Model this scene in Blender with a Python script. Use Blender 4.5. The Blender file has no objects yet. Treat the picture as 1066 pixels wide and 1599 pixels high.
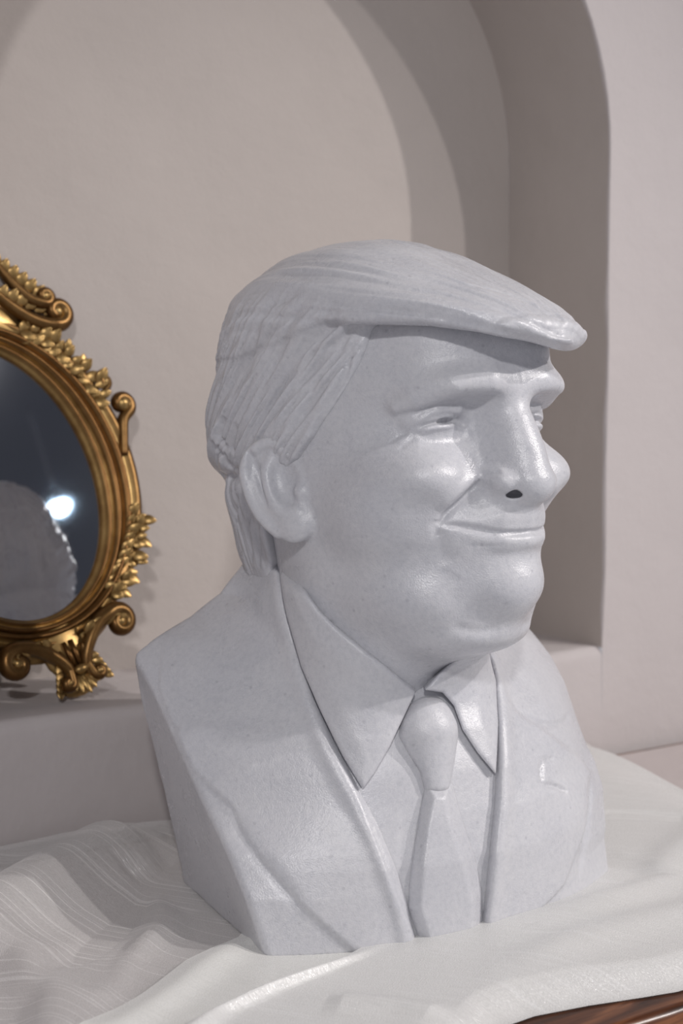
import bpy, bmesh, math, random, time
import numpy as np
from mathutils import Vector, Matrix
QH = 1.0
WORLD = .415
LAMPS = {   # position, watts, colour, radius (metres)
 'a': ((3.34, -2.68, 2.22), 265, (1.0, .95, .92), .035),
 'b': ((1.95, -2.15, 2.21), 115, (1.0, .95, .93), .035),
 'c': ((-1.2, -3.2, 2.19), 190, (.99, .97, .97), .11),
}
SC = bpy.context.scene; COL = SC.collection
random.seed(3)
# ---------------------------------------------------------------- camera
cd = bpy.data.cameras.new('camera'); cam = bpy.data.objects.new('camera', cd); COL.objects.link(cam); SC.camera = cam
F_PX = 2220.0
PITCH = math.atan((799.5 - 625.0) / F_PX)
cam.location = (0, -1.1972, .40)
cam.rotation_euler = (math.pi / 2 - PITCH, 0, -math.radians(32.6))
cd.sensor_fit = 'VERTICAL'; cd.sensor_height = 36; cd.lens = 36 * F_PX / 1599
cd.clip_start = .02; cd.clip_end = 60
cd.dof.use_dof = True; cd.dof.focus_distance = 1.06; cd.dof.aperture_fstop = 6.3
# ---------------------------------------------------------------- world, lights, exposure
wd = bpy.data.worlds.new('World'); SC.world = wd; wd.use_nodes = True
wd.node_tree.nodes['Background'].inputs[0].default_value = (.94, .93, .99, 1)
wd.node_tree.nodes['Background'].inputs[1].default_value = WORLD
SC.view_settings.view_transform = 'Standard'; SC.view_settings.look = 'None'
SC.view_settings.exposure = 0; SC.view_settings.gamma = 1; SC.view_settings.use_curve_mapping = False
SC.cycles.use_denoising = True
for k, v in LAMPS.items():
    ld = bpy.data.lights.new('ceiling_spot', 'SPOT'); lo = bpy.data.objects.new('ceiling_spot_light', ld); COL.objects.link(lo)
    lo.location = v[0]; ld.energy = v[1]; ld.color = v[2]; ld.shadow_soft_size = v[3]; ld.spot_size = math.radians(38); ld.spot_blend = 1.0
    lo.rotation_euler = (Vector((.75, -.15, .16)) - Vector(v[0])).to_track_quat('-Z', 'Y').to_euler()
# baked polylines and regions of the carving
STROKES_HEAD = [('nasolabial',[(30.7,140.0,-9.9),(31.1,137.4,-11.6),(31.3,134.7,-13.4),(32.0,131.6,-15.7),(35.2,129.2,-19.0),(40.1,127.5,-22.8),(45.0,126.1,-26.4),(48.7,124.5,-29.5),(51.7,122.7,-32.4),(54.0,120.8,-35.3),(55.7,119.2,-38.1),(57.1,117.8,-40.8),(58.5,116.4,-43.5)],2.6,5),('naso_fine',[(31.0,139.0,-10.9),(31.2,136.8,-12.6),(31.3,134.4,-14.3),(32.0,131.6,-16.6),(35.2,129.3,-19.9),(40.1,127.5,-23.7),(44.9,126.0,-27.3),(48.6,124.4,-30.4),(51.6,122.6,-33.4),(53.9,120.7,-36.2),(55.6,119.1,-39.0),(57.1,117.7,-41.8),(58.5,116.3,-44.5)],4.2,2.0),('cheek_roll',[(29.4,131.7,-6.6),(31.9,129.5,-9.6),(35.4,128.3,-12.5),(40.0,127.6,-15.5),(45.4,127.2,-18.9),(50.2,126.0,-22.6),(53.5,123.9,-26.1),(55.6,121.9,-29.0),(57.3,119.9,-31.6),(59.1,118.0,-34.3)],-1.6,6),('mouth',[(56.4,118.1,-44.0),(54.1,120.3,-43.9),(51.8,122.5,-43.9),(49.0,124.9,-44.0),(45.7,127.9,-44.6),(42.0,131.3,-45.4),(37.9,135.2,-46.4),(33.3,139.3,-47.6),(28.0,143.6,-48.9),(21.6,148.2,-49.7),(12.2,151.9,-49.9),(0.1,154.5,-49.7),(26.9,146.1,-51.1)],3.6,1.9),('mouthcorner',[(58.9,116.6,-39.8),(59.0,116.2,-41.7),(59.2,115.8,-43.5),(59.1,115.7,-45.4),(58.4,116.0,-47.5),(57.5,116.6,-49.7),(56.6,117.2,-51.9)],1.5,4),('marionette',[(58.2,116.1,-48.2),(57.3,116.4,-52.0),(56.3,116.7,-55.9),(55.2,117.2,-59.7),(53.9,117.9,-63.6),(52.6,118.9,-67.5),(51.4,120.0,-71.3)],1.0,6),('upperlid',[(65.6,97.1,25.4),(65.1,98.3,26.1),(64.6,99.4,26.8),(63.7,100.9,27.7),(62.4,102.9,29.0),(60.6,104.9,30.4),(58.2,106.9,31.8),(55.0,109.0,33.2),(51.3,111.1,34.6),(47.5,112.6,35.4),(44.2,113.6,35.5),(40.9,114.2,34.9),(37.1,113.8,34.0),(32.9,112.5,32.5),(30.1,111.9,30.7),(28.2,112.1,28.8)],1.5,1.5),('lidridge',[(65.6,98.3,27.2),(63.7,101.3,28.5),(61.6,103.9,29.8),(58.9,106.3,30.9),(55.3,108.7,32.0),(51.2,110.8,33.0),(47.0,112.2,33.6),(43.4,112.9,33.5),(39.9,113.0,33.1),(35.6,112.4,32.6)],-1.4,2.0),('slit',[(63.2,100.4,25.4),(61.9,102.4,26.4),(60.5,104.3,27.3),(58.6,106.1,28.2),(56.0,108.0,28.9),(52.7,109.8,29.5),(49.2,111.1,29.9),(45.7,111.9,30.4),(42.0,112.4,30.7),(38.1,112.3,30.8),(34.6,111.8,30.3),(31.7,111.6,29.6),(29.3,111.8,28.8)],3.4,1.8),('pupil',[(52.1,110.0,29.5),(50.6,110.6,29.8),(48.9,111.2,30.1),(47.1,111.7,30.4),(44.9,112.1,30.6),(42.4,112.3,30.7),(39.6,112.4,30.8)],2.5,2.3),('innercorner',[(35.0,112.0,31.2),(32.3,111.7,30.3),(29.9,111.8,29.3),(28.2,112.1,28.4),(27.2,112.7,27.3),(26.6,113.3,26.2),(26.1,114.0,25.1)],1.6,2.4),('lowerlip',[(46.5,127.7,-51.8),(42.0,131.6,-53.0),(37.4,135.3,-54.2),(32.2,139.4,-55.2),(26.2,144.0,-55.9),(19.3,148.6,-56.6),(11.2,151.5,-57.1),(3.9,153.6,-57.2),(5.9,153.0,-57.4),(40.0,133.6,-60.5)],-1.3,4.5),('lowerlid',[(61.3,101.2,22.7),(58.9,103.9,23.6),(56.3,106.3,24.6),(53.1,108.5,25.4),(49.0,110.3,25.9),(43.8,111.5,26.3),(37.5,111.7,26.6)],-1.5,2.2),('underlid',[(63.2,102.4,15.4),(59.9,105.5,15.0),(56.1,108.2,14.6),(51.6,110.3,14.4),(46.3,111.8,14.6),(40.3,112.8,15.1),(34.7,113.7,16.0),(30.5,115.0,17.5),(27.0,116.4,19.5),(24.1,118.4,21.4)],1.5,5),('browfold',[(65.9,98.6,32.7),(64.7,100.2,34.6),(63.6,101.9,36.6),(62.0,104.3,38.2),(59.0,106.9,39.5),(55.0,109.7,40.4),(50.2,111.9,40.9),(45.1,113.8,40.6),(40.2,116.0,39.8),(33.9,117.1,39.0)],1.0,3),('crow1',[(65.9,95.5,23.6),(67.4,92.6,21.7),(69.5,90.3,19.8),(71.6,88.3,18.0),(73.4,86.5,16.4),(75.1,84.8,15.0),(76.7,83.1,13.5)],0.5,1.5),('crow2',[(63.8,98.6,19.0),(65.9,97.6,17.2),(68.1,96.7,15.3),(70.3,95.9,13.6),(72.2,95.1,12.0),(74.1,94.4,10.6),(75.9,93.7,9.1)],0.5,1.5),('crowr1',[(64.6,96.8,21.7),(65.8,95.4,20.5),(67.1,94.2,19.2),(68.6,93.1,18.1),(70.2,91.7,17.1),(71.6,90.1,16.2),(73.0,88.4,15.3)],-0.4,1.5),('underchin',[(46.7,119.2,-117.2),(41.2,122.7,-119.0),(35.6,126.0,-120.9),(29.8,129.0,-122.1),(24.2,131.5,-122.2),(18.5,133.7,-121.5),(12.4,135.5,-121.0)],0.9,4),('jaw',[(44.2,126.1,-99.1),(47.7,124.3,-95.9),(50.8,122.3,-92.8),(52.3,121.0,-89.6),(51.5,121.2,-85.9),(49.5,122.5,-82.1),(47.5,123.9,-78.2)],0.6,8),('alarcrease',[(25.5,146.2,-4.9),(27.5,144.6,-5.9),(29.0,142.5,-6.9),(29.9,140.5,-8.1),(30.6,138.8,-9.5),(31.0,137.5,-11.0),(31.2,136.9,-12.8),(31.1,137.4,-15.0),(30.4,138.3,-17.5),(29.4,139.0,-20.1)],1.6,2.2)]
STROKES_HAIR = [('flow1',[(96.3,61.1,104.1),(96.2,52.2,101.0),(92.5,39.4,98.0),(94.0,32.0,93.9),(95.5,24.1,88.7),(96.9,16.1,82.8),(98.2,8.6,75.7),(97.5,0.3,66.7),(96.2,-8.2,56.6),(96.2,-15.2,47.4),(96.6,-22.1,40.3),(97.6,-28.4,34.1),(98.5,-35.0,27.9)],2.4,2.6),('flow2',[(84.5,54.2,93.4),(86.2,49.9,87.4),(89.2,46.8,81.2),(91.2,42.5,75.1),(93.0,37.4,69.2),(94.4,31.8,63.2),(95.7,26.8,56.7),(97.7,23.8,49.3),(97.7,19.4,41.3),(97.6,14.9,33.2)],2.8,2.4),('flow3',[(84.5,56.9,81.9),(84.8,53.8,75.1),(87.2,52.8,68.3),(89.2,50.5,61.2),(91.1,46.3,53.5),(93.5,41.6,45.5),(95.8,37.2,38.0),(97.1,32.6,31.4),(98.0,27.9,25.3),(98.8,23.2,19.2)],2.4,2.2),('flow4',[(93.8,45.2,100.3),(93.6,33.8,95.8),(95.8,24.7,91.0),(98.0,15.5,84.9),(99.7,5.4,76.4),(100.5,-5.9,66.5),(100.8,-17.3,57.0),(100.6,-27.9,48.7),(101.4,-36.8,40.8),(100.3,-47.9,32.7)],2.2,3.2),('flow5',[(98.9,37.2,111.9),(101.6,26.2,109.9),(101.1,11.5,108.2),(103.1,0.0,104.1),(102.4,-13.9,96.7),(100.3,-28.8,87.1),(94.0,-47.4,76.9),(93.2,-57.3,66.0),(94.1,-63.4,54.3),(93.2,-71.8,42.5)],2.2,3.2),('flow6',[(97.1,21.6,126.7),(98.1,8.2,123.0),(98.9,-5.6,119.3),(100.1,-17.7,114.4),(101.2,-27.4,107.5),(101.5,-36.4,99.5),(99.1,-48.9,91.5)],1.6,3.6),('flow7',[(85.7,53.5,97.1),(86.3,50.9,94.3),(87.1,48.5,91.6),(87.9,45.8,89.0),(88.8,42.9,86.6),(89.2,39.1,84.5),(89.7,35.6,82.3)],2.0,1.8),('flow8',[(85.1,54.2,86.5),(86.7,51.1,82.7),(88.3,47.9,78.8),(89.9,44.5,75.1),(91.6,40.8,71.7),(93.2,36.7,68.4),(94.3,32.2,65.0)],2.0,1.8),('flow9',[(87.7,52.2,70.4),(89.6,48.6,65.0),(91.2,44.7,59.7),(92.8,40.8,54.3),(94.8,37.6,48.9),(96.2,33.9,43.4),(97.2,29.8,38.0)],-1.6,2.2),('flow10',[(91.2,28.9,75.4),(92.5,23.4,69.4),(94.0,18.1,63.4),(96.1,13.4,56.8),(101.1,11.8,49.3),(102.5,6.3,41.2),(103.1,-0.3,33.1)],1.8,2.2),('ridge1',[(93.4,61.4,99.7),(88.4,50.8,97.3),(89.3,46.4,94.4),(91.0,42.3,91.3),(92.4,37.3,88.0),(91.8,29.7,84.6),(92.9,23.8,81.1)],-1.5,2.2),('ridge2',[(84.5,55.5,89.7),(86.7,51.0,82.3),(88.7,46.2,74.8),(90.4,41.6,68.2),(91.5,37.9,63.0),(92.5,34.5,58.7),(93.3,31.1,54.3)],-1.5,2.2),('brim1',[(93.3,71.0,110.6),(89.7,84.5,109.4),(85.4,97.0,108.2),(80.7,109.0,106.8),(75.6,120.4,104.8),(70.2,131.5,102.4),(63.5,141.2,99.9),(55.4,149.9,97.3),(48.3,159.5,94.2),(38.1,165.8,91.2),(24.1,168.1,88.0),(7.8,168.3,84.7),(-14.0,164.5,81.5)],1.6,2.2),('brim2',[(80.7,84.1,124.0),(74.2,98.6,122.1),(66.1,111.6,120.3),(58.2,124.5,117.7),(51.0,138.2,113.6),(43.2,151.2,108.8),(32.5,161.0,103.9),(23.8,171.5,98.5),(5.3,173.7,93.3),(-11.6,177.5,87.9)],1.5,2.0),('brim3',[(45.3,113.0,128.8),(35.7,124.7,125.9),(21.7,132.5,123.5),(9.8,142.4,119.2),(2.8,156.1,111.9),(-5.2,169.1,103.2),(-26.8,171.6,95.4)],1.5,2.0),('brim4',[(11.4,119.8,130.4),(-1.3,125.7,126.5),(-5.1,138.8,121.7),(-11.6,148.6,116.3),(-15.6,158.8,109.0),(-14.1,172.0,100.5),(-33.0,170.0,93.3)],-1.2,2.0),('brim5',[(78.2,112.7,113.8),(69.9,127.4,110.7),(60.1,140.5,107.9),(49.3,152.1,104.4),(39.8,163.7,99.7),(26.0,171.2,94.6),(6.4,174.4,89.7)],-1.2,2.2),('nape1',[(84.8,-73.2,-28.4),(79.2,-82.1,-37.5),(72.5,-92.4,-46.8),(69.3,-96.8,-56.4),(65.5,-98.9,-66.9),(64.4,-95.9,-77.4),(58.1,-99.1,-88.9)],2.4,2.6),('nape2',[(88.3,-54.9,-22.4),(85.9,-59.5,-32.8),(80.9,-67.2,-43.6),(77.2,-72.2,-54.3),(72.9,-75.7,-65.1),(70.4,-76.0,-75.7),(66.5,-77.9,-86.5)],2.4,2.6),('nape3',[(82.8,-50.6,-37.5),(83.0,-51.8,-46.0),(79.0,-57.7,-55.0),(75.5,-62.5,-64.0),(73.9,-63.7,-72.8),(71.5,-65.4,-81.6),(67.7,-68.5,-90.8)],2.2,2.6),('curl1',[(86.3,-100.6,11.6),(83.8,-100.0,6.2),(90.2,-88.3,1.2),(86.6,-88.3,-3.4),(83.5,-86.6,-6.6),(88.9,-74.0,-8.3),(87.7,-69.5,-10.4)],3.5,2.6),('curl2',[(65.8,-118.0,-15.5),(76.1,-100.7,-15.7),(75.1,-97.2,-16.7),(78.0,-89.2,-16.6),(84.4,-77.1,-14.7),(86.4,-70.6,-12.5),(89.5,-62.7,-10.1)],4,3.0),('curl3',[(91.5,-82.0,32.4),(90.7,-84.7,27.2),(89.6,-87.7,22.0),(87.9,-90.5,17.0),(92.0,-84.3,12.7),(92.8,-81.2,8.7),(90.6,-81.7,4.5)],2.6,2.6),('curl4',[(97.5,-60.6,27.6),(97.8,-62.8,22.5),(96.5,-66.9,17.4),(94.4,-70.6,12.4),(91.5,-73.0,7.9),(91.3,-70.7,3.9),(94.8,-64.1,0.1)],2.4,2.4),('curl5',[(92.1,-89.2,27.2),(91.1,-91.9,23.8),(90.0,-94.7,20.4),(88.5,-97.1,16.9),(87.1,-97.8,13.4),(86.1,-97.1,10.0),(90.0,-90.4,6.8)],-2,2.4)]
STROKES_TORSO = [('notch',[(720.8,-324.4,154.4),(724.7,-325.5,151.0),(729.0,-326.1,147.5),(734.3,-326.0,144.2),(740.7,-325.4,141.2),(748.0,-324.4,138.4),(756.2,-322.5,136.1),(766.5,-319.1,134.0),(779.2,-313.3,131.8),(791.5,-306.1,130.1),(800.4,-299.5,130.2),(807.0,-293.6,131.5),(814.4,-286.7,132.5)],3.0,2.2),('pocket1',[(727.7,-352.5,97.1),(732.9,-351.6,95.8),(738.2,-350.8,94.3),(743.2,-350.0,92.7),(747.5,-349.7,90.8),(751.7,-349.2,88.6),(756.1,-348.6,86.3)],3.0,2.0),('pocket2',[(734.0,-343.4,113.4),(731.6,-345.5,110.2),(729.3,-347.6,107.1),(727.7,-349.3,104.2),(727.3,-350.5,101.7),(727.5,-351.5,99.4),(727.7,-352.5,97.1)],2.0,2.0),('pocket3',[(734.0,-343.4,113.4),(739.6,-341.7,112.9),(745.4,-339.9,112.4),(751.4,-337.9,111.9)],1.6,2.0),('armline',[(804.1,-323.0,87.2),(793.7,-334.5,76.9),(786.4,-342.5,65.6),(781.6,-346.9,53.3),(775.4,-351.0,41.2),(769.8,-353.5,28.7),(762.4,-358.1,17.2)],2.4,4),('leftseam',[(492.0,-282.0,97.8),(491.3,-285.8,92.8),(490.5,-289.6,87.9),(490.6,-294.4,82.8),(492.0,-300.9,77.3),(494.4,-308.3,71.6),(497.4,-314.7,65.5),(500.8,-320.7,59.2),(504.5,-326.5,52.8),(508.0,-331.5,47.0),(511.1,-335.4,42.3),(514.0,-338.5,38.2),(517.2,-341.3,33.9)],1.5,5),('scratch',[(497.4,-267.4,128.7),(499.9,-270.5,128.3),(502.3,-273.6,127.9),(504.6,-276.3,127.7),(506.4,-278.4,127.6),(508.1,-280.2,127.7),(509.7,-281.9,127.7)],-0.9,1.8),('nick',[(471.4,-217.2,148.5),(472.6,-220.1,148.9),(474.0,-222.5,149.2),(475.5,-224.6,149.4)],1.5,3)]
STROKES_SHIRT = [('placketL',[(599.0,-354.7,104.6),(595.4,-357.5,92.8),(591.8,-360.3,81.1),(588.5,-363.2,70.0),(586.2,-365.7,59.5),(585.4,-366.5,48.9),(584.6,-367.4,38.3)],1.0,4)]
STROKES_TIE = [('fold1',[(615.0,-358.4,105.5),(611.9,-360.1,97.7),(608.6,-362.0,90.1),(605.5,-363.6,81.7),(602.0,-365.9,72.1),(598.5,-368.1,61.8),(596.1,-368.9,51.0)],-1.5,3),('fold2',[(624.7,-359.7,106.7),(625.7,-361.1,102.0),(626.6,-362.5,97.4),(627.5,-364.1,92.7)],-0.8,3)]
REGIONS = {'opening': [(595.7,275.7),(602.8,241.1),(612.4,208.5),(624.3,176.3),(638.8,145.5),(659.2,110.6),(671.8,88.5),(683.4,62.0),(693.3,33.3),(701.0,-0.8),(702.1,-21.2),(751.1,-32.3),(751.1,0.9),(754.6,26.9),(758.7,64.7),(764.1,99.6),(766.3,126.0),(767.6,160.0),(767.1,185.0),(754.9,220.7),(739.9,256.0),(657.5,296.2)],'collar_near': [(596.3,278.9),(597.1,262.3),(602.8,236.1),(614.4,199.0),(629.1,168.3),(646.0,136.9),(660.6,114.1),(669.7,125.9),(680.8,143.0),(691.8,163.0),(701.1,181.2),(676.7,204.4),(665.3,213.3),(654.5,222.0),(641.7,231.7),(629.3,242.9),(620.1,254.6),(611.8,268.1),(604.9,286.7)],'collar_far': [(707.7,181.5),(722.1,177.2),(731.1,166.2),(737.5,148.7),(748.8,131.5),(763.5,113.2),(768.0,147.3),(768.7,176.5),(758.7,211.9),(741.4,216.8),(725.7,200.2)],'knot': [(708.8,175.0),(719.9,173.0),(729.5,166.4),(735.3,155.5),(736.7,140.9),(732.5,125.3),(727.1,107.6),(707.4,109.0),(703.7,124.1),(694.2,136.6),(686.7,148.4),(690.8,161.3),(699.3,170.5)],'blade': [(707.5,116.2),(728.2,113.8),(735.7,86.7),(745.3,58.1),(751.5,30.1),(752.8,-7.3),(753.2,-32.9),(707.0,-22.1),(702.4,-0.1),(693.3,28.6),(695.2,51.7),(701.2,84.3)],'lapel_right': [(769.3,188.3),(782.0,154.4),(810.3,132.4),(845.3,101.1),(853.6,88.3),(843.9,54.0),(821.2,17.8),(786.6,-0.9),(754.9,-7.8),(744.6,-5.1),(754.8,74.4),(762.6,117.9)],'lapel_left': [(592.3,270.0),(657.8,110.6),(702.4,-1.1),(695.4,-19.9),(657.5,0.3),(615.9,38.4),(588.6,65.5),(572.9,82.8),(565.5,97.7),(531.8,121.6),(502.1,175.4),(502.8,240.4)]}
# ---------------------------------------------------------------- sculpting kit
# Implicit surfaces (numpy) meshed with surface nets. Lengths in millimetres.
AZ = math.radians(32.6)
HYAW = math.radians(237.4 + 44)                     # where the head faces (world azimuth)
HO = np.array([635., -260., 355.])                  # point between the ears, world mm
HF = np.array([math.cos(HYAW), math.sin(HYAW), 0.])
HX = np.array([math.sin(HYAW), -math.cos(HYAW), 0.])
HM = np.stack([HX, HF, np.array([0., 0., 1.])], 1)  # head frame: x = figure's right, y = forward, z = up
def to_head(P): return (P - HO) @ HM
def to_world(P): return np.asarray(P, float) @ HM.T + HO

def smin(a, b, k):
    h = np.maximum(k - np.abs(a - b), 0.) / k
    return np.minimum(a, b) - h * h * k * .25
def smax(a, b, k): return -smin(-a, -b, k)
def sstep(a, b, x):
    t = np.clip((x - a) / (b - a), 0, 1); return t * t * (3 - 2 * t)
def ell(P, c, r, rz=0.):
    q = P - np.array(c)
    if rz:
        cc, ss = math.cos(math.radians(rz)), math.sin(math.radians(rz))
        q = np.stack([q[:, 0] * cc + q[:, 1] * ss, -q[:, 0] * ss + q[:, 1] * cc, q[:, 2]], 1)
    r = np.array(r, float)
    k0 = np.sqrt(((q / r) ** 2).sum(1)); k1 = np.sqrt(((q / (r * r)) ** 2).sum(1))
    return np.where(k1 > 1e-9, k0 * (k0 - 1) / np.maximum(k1, 1e-9), -r.min())
def segd(P, a, b):
    a = np.array(a, float); b = np.array(b, float); ab = b - a
    t = np.clip(((P - a) @ ab) / max(ab @ ab, 1e-9), 0, 1)
    return np.sqrt(((P - a - t[:, None] * ab) ** 2).sum(1)), t
def tube(P, pts, rad):
    out = None
    for i in range(len(pts) - 1):
        d, t = segd(P, pts[i], pts[i + 1]); d = d - (rad[i] + (rad[i + 1] - rad[i]) * t)
        out = d if out is None else np.minimum(out, d)
    return out
def stroke(P, pts, amp, w, f, frame='head'):
    """adds a groove (amp > 0) or ridge (amp < 0) of width w along a 3-D polyline"""
    pts = np.array(pts, float)
    ww = 2.4 * w + 3; lo = pts.min(0) - ww; hi = pts.max(0) + ww
    m = ((P > lo) & (P < hi)).all(1)
    if not m.any(): return f
    Q = P[m]; best = np.full(len(Q), 1e9); par = np.zeros(len(Q))
    if frame == 'head': Nn = Q * (1, 1, .35) - (0, 15, 0)
    else: Nn = np.repeat([[-.25, -1., .15]], len(Q), 0)
    Nn /= np.sqrt((Nn ** 2).sum(1))[:, None]
    L = np.r_[0, np.cumsum(np.sqrt((np.diff(pts, axis=0) ** 2).sum(1)))]
    for i in range(len(pts) - 1):
        ab = pts[i + 1] - pts[i]; t = np.clip(((Q - pts[i]) @ ab) / (ab @ ab), 0, 1); dv = Q - pts[i] - t[:, None] * ab
        d = np.sqrt(np.maximum((dv ** 2).sum(1) - .85 * (dv * Nn).sum(1) ** 2, 0)); s = d < best
        best[s] = d[s]; par[s] = (L[i] + t * (L[i + 1] - L[i]))[s]
    u = par / L[-1]
    tp = np.clip(np.minimum(u, 1 - u) * 5, 0.0, 1) ** .7
    f = f.copy(); f[m] += amp * np.exp(-(best / w) ** 2) * tp
    return f
def catmull(pts, n=6):
    p = np.array(pts, float); p = np.vstack([2 * p[0] - p[1], p, 2 * p[-1] - p[-2]]); out = []
    for i in range(1, len(p) - 2):
        for t in np.arange(n) / n:
            out.append(.5 * (2 * p[i] + (p[i + 1] - p[i - 1]) * t + (2 * p[i - 1] - 5 * p[i] + 4 * p[i + 1] - p[i + 2]) * t * t
                             + (3 * p[i] - p[i - 1] - 3 * p[i + 1] + p[i + 2]) * t ** 3))
    out.append(p[-2]); return np.array(out)
def poly2(X, Y, pts):
    """signed distance to a 2-D polygon (negative inside)"""
    pts = np.array(pts, float); d = np.full(X.shape, 1e18); s = np.zeros(X.shape, bool); n = len(pts)
    for i in range(n):
        ax, ay = pts[i]; bx, by = pts[(i + 1) % n]; ex, ey = bx - ax, by - ay
        wx, wy = X - ax, Y - ay
        t = np.clip((wx * ex + wy * ey) / max(ex * ex + ey * ey, 1e-9), 0, 1)
        d = np.minimum(d, (wx - ex * t) ** 2 + (wy - ey * t) ** 2)
        c = (ay > Y) != (by > Y)
        if abs(ey) > 1e-12: s ^= c & (X < ex * (Y - ay) / ey + ax)
    return np.sqrt(d) * np.where(s, -1, 1)
_rs = np.random.RandomState(7); _lat = _rs.rand(64, 64, 64)
def noise3(x, y, z):
    xi = np.floor(x).astype(int); yi = np.floor(y).astype(int); zi = np.floor(z).astype(int)
    fx, fy, fz = x - xi, y - yi, z - zi
    fx = fx * fx * (3 - 2 * fx); fy = fy * fy * (3 - 2 * fy); fz = fz * fz * (3 - 2 * fz)
    g = lambda a, b, c: _lat[(xi + a) & 63, (yi + b) & 63, (zi + c) & 63]
    l = lambda a, b, t: a + (b - a) * t
    return l(l(l(g(0,0,0), g(1,0,0), fx), l(g(0,1,0), g(1,1,0), fx), fy), l(l(g(0,0,1), g(1,0,1), fx), l(g(0,1,1), g(1,1,1), fx), fy), fz) * 2 - 1

class Loft:
    """body given by radii round a vertical axis at a set of heights"""
    def __init__(s, zs, ths, rows, cap=None):
        zs = np.array(zs, float); rows = np.array(rows, float)
        o = np.argsort(zs); zs = zs[o]; rows = rows[o]
        s.z0, s.z1 = zs[0], zs[-1]; s.nz = int(s.z1 - s.z0) + 1; s.nt = 181
        tt = np.arange(181.)
        def sp(xs, ys, x):  # monotone-free cubic (Catmull-Rom tangents)
            m = np.gradient(ys, xs, axis=0); i = np.clip(np.searchsorted(xs, x) - 1, 0, len(xs) - 2)
            h = (xs[i + 1] - xs[i]); t = (x - xs[i]) / h
            e = (slice(None),) + (None,) * (ys.ndim - 1); h = h[e]; t = t[e]
            return ys[i] * (2*t**3 - 3*t*t + 1) + m[i] * h * (t**3 - 2*t*t + t) + ys[i+1] * (3*t*t - 2*t**3) + m[i+1] * h * (t**3 - t*t)
        ths = np.array(ths, float)
        # even extension at both ends keeps the section smooth across the mid plane
        te = np.r_[-ths[1:3][::-1], ths, 360 - ths[-3:-1][::-1]]
        re = np.hstack([rows[:, 1:3][:, ::-1], rows, rows[:, -3:-1][:, ::-1]])
        A = sp(te, re.T, tt).T
        s.lut = sp(zs, A, s.z0 + np.arange(s.nz))
        s.cap = cap
    def __call__(s, P):
        x, y, z = P.T
        rho = np.hypot(x, y); th = np.degrees(np.arctan2(np.abs(x), y))
        zi = np.clip(z - s.z0, 0, s.nz - 1.001); a = zi.astype(int); fz = zi - a
        b = np.minimum(th.astype(int), 179); ft = th - b
        L = s.lut
        r = (L[a, b] * (1 - ft) + L[a, b + 1] * ft) * (1 - fz) + (L[a + 1, b] * (1 - ft) + L[a + 1, b + 1] * ft) * fz
        return (rho - r) * .85

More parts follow.
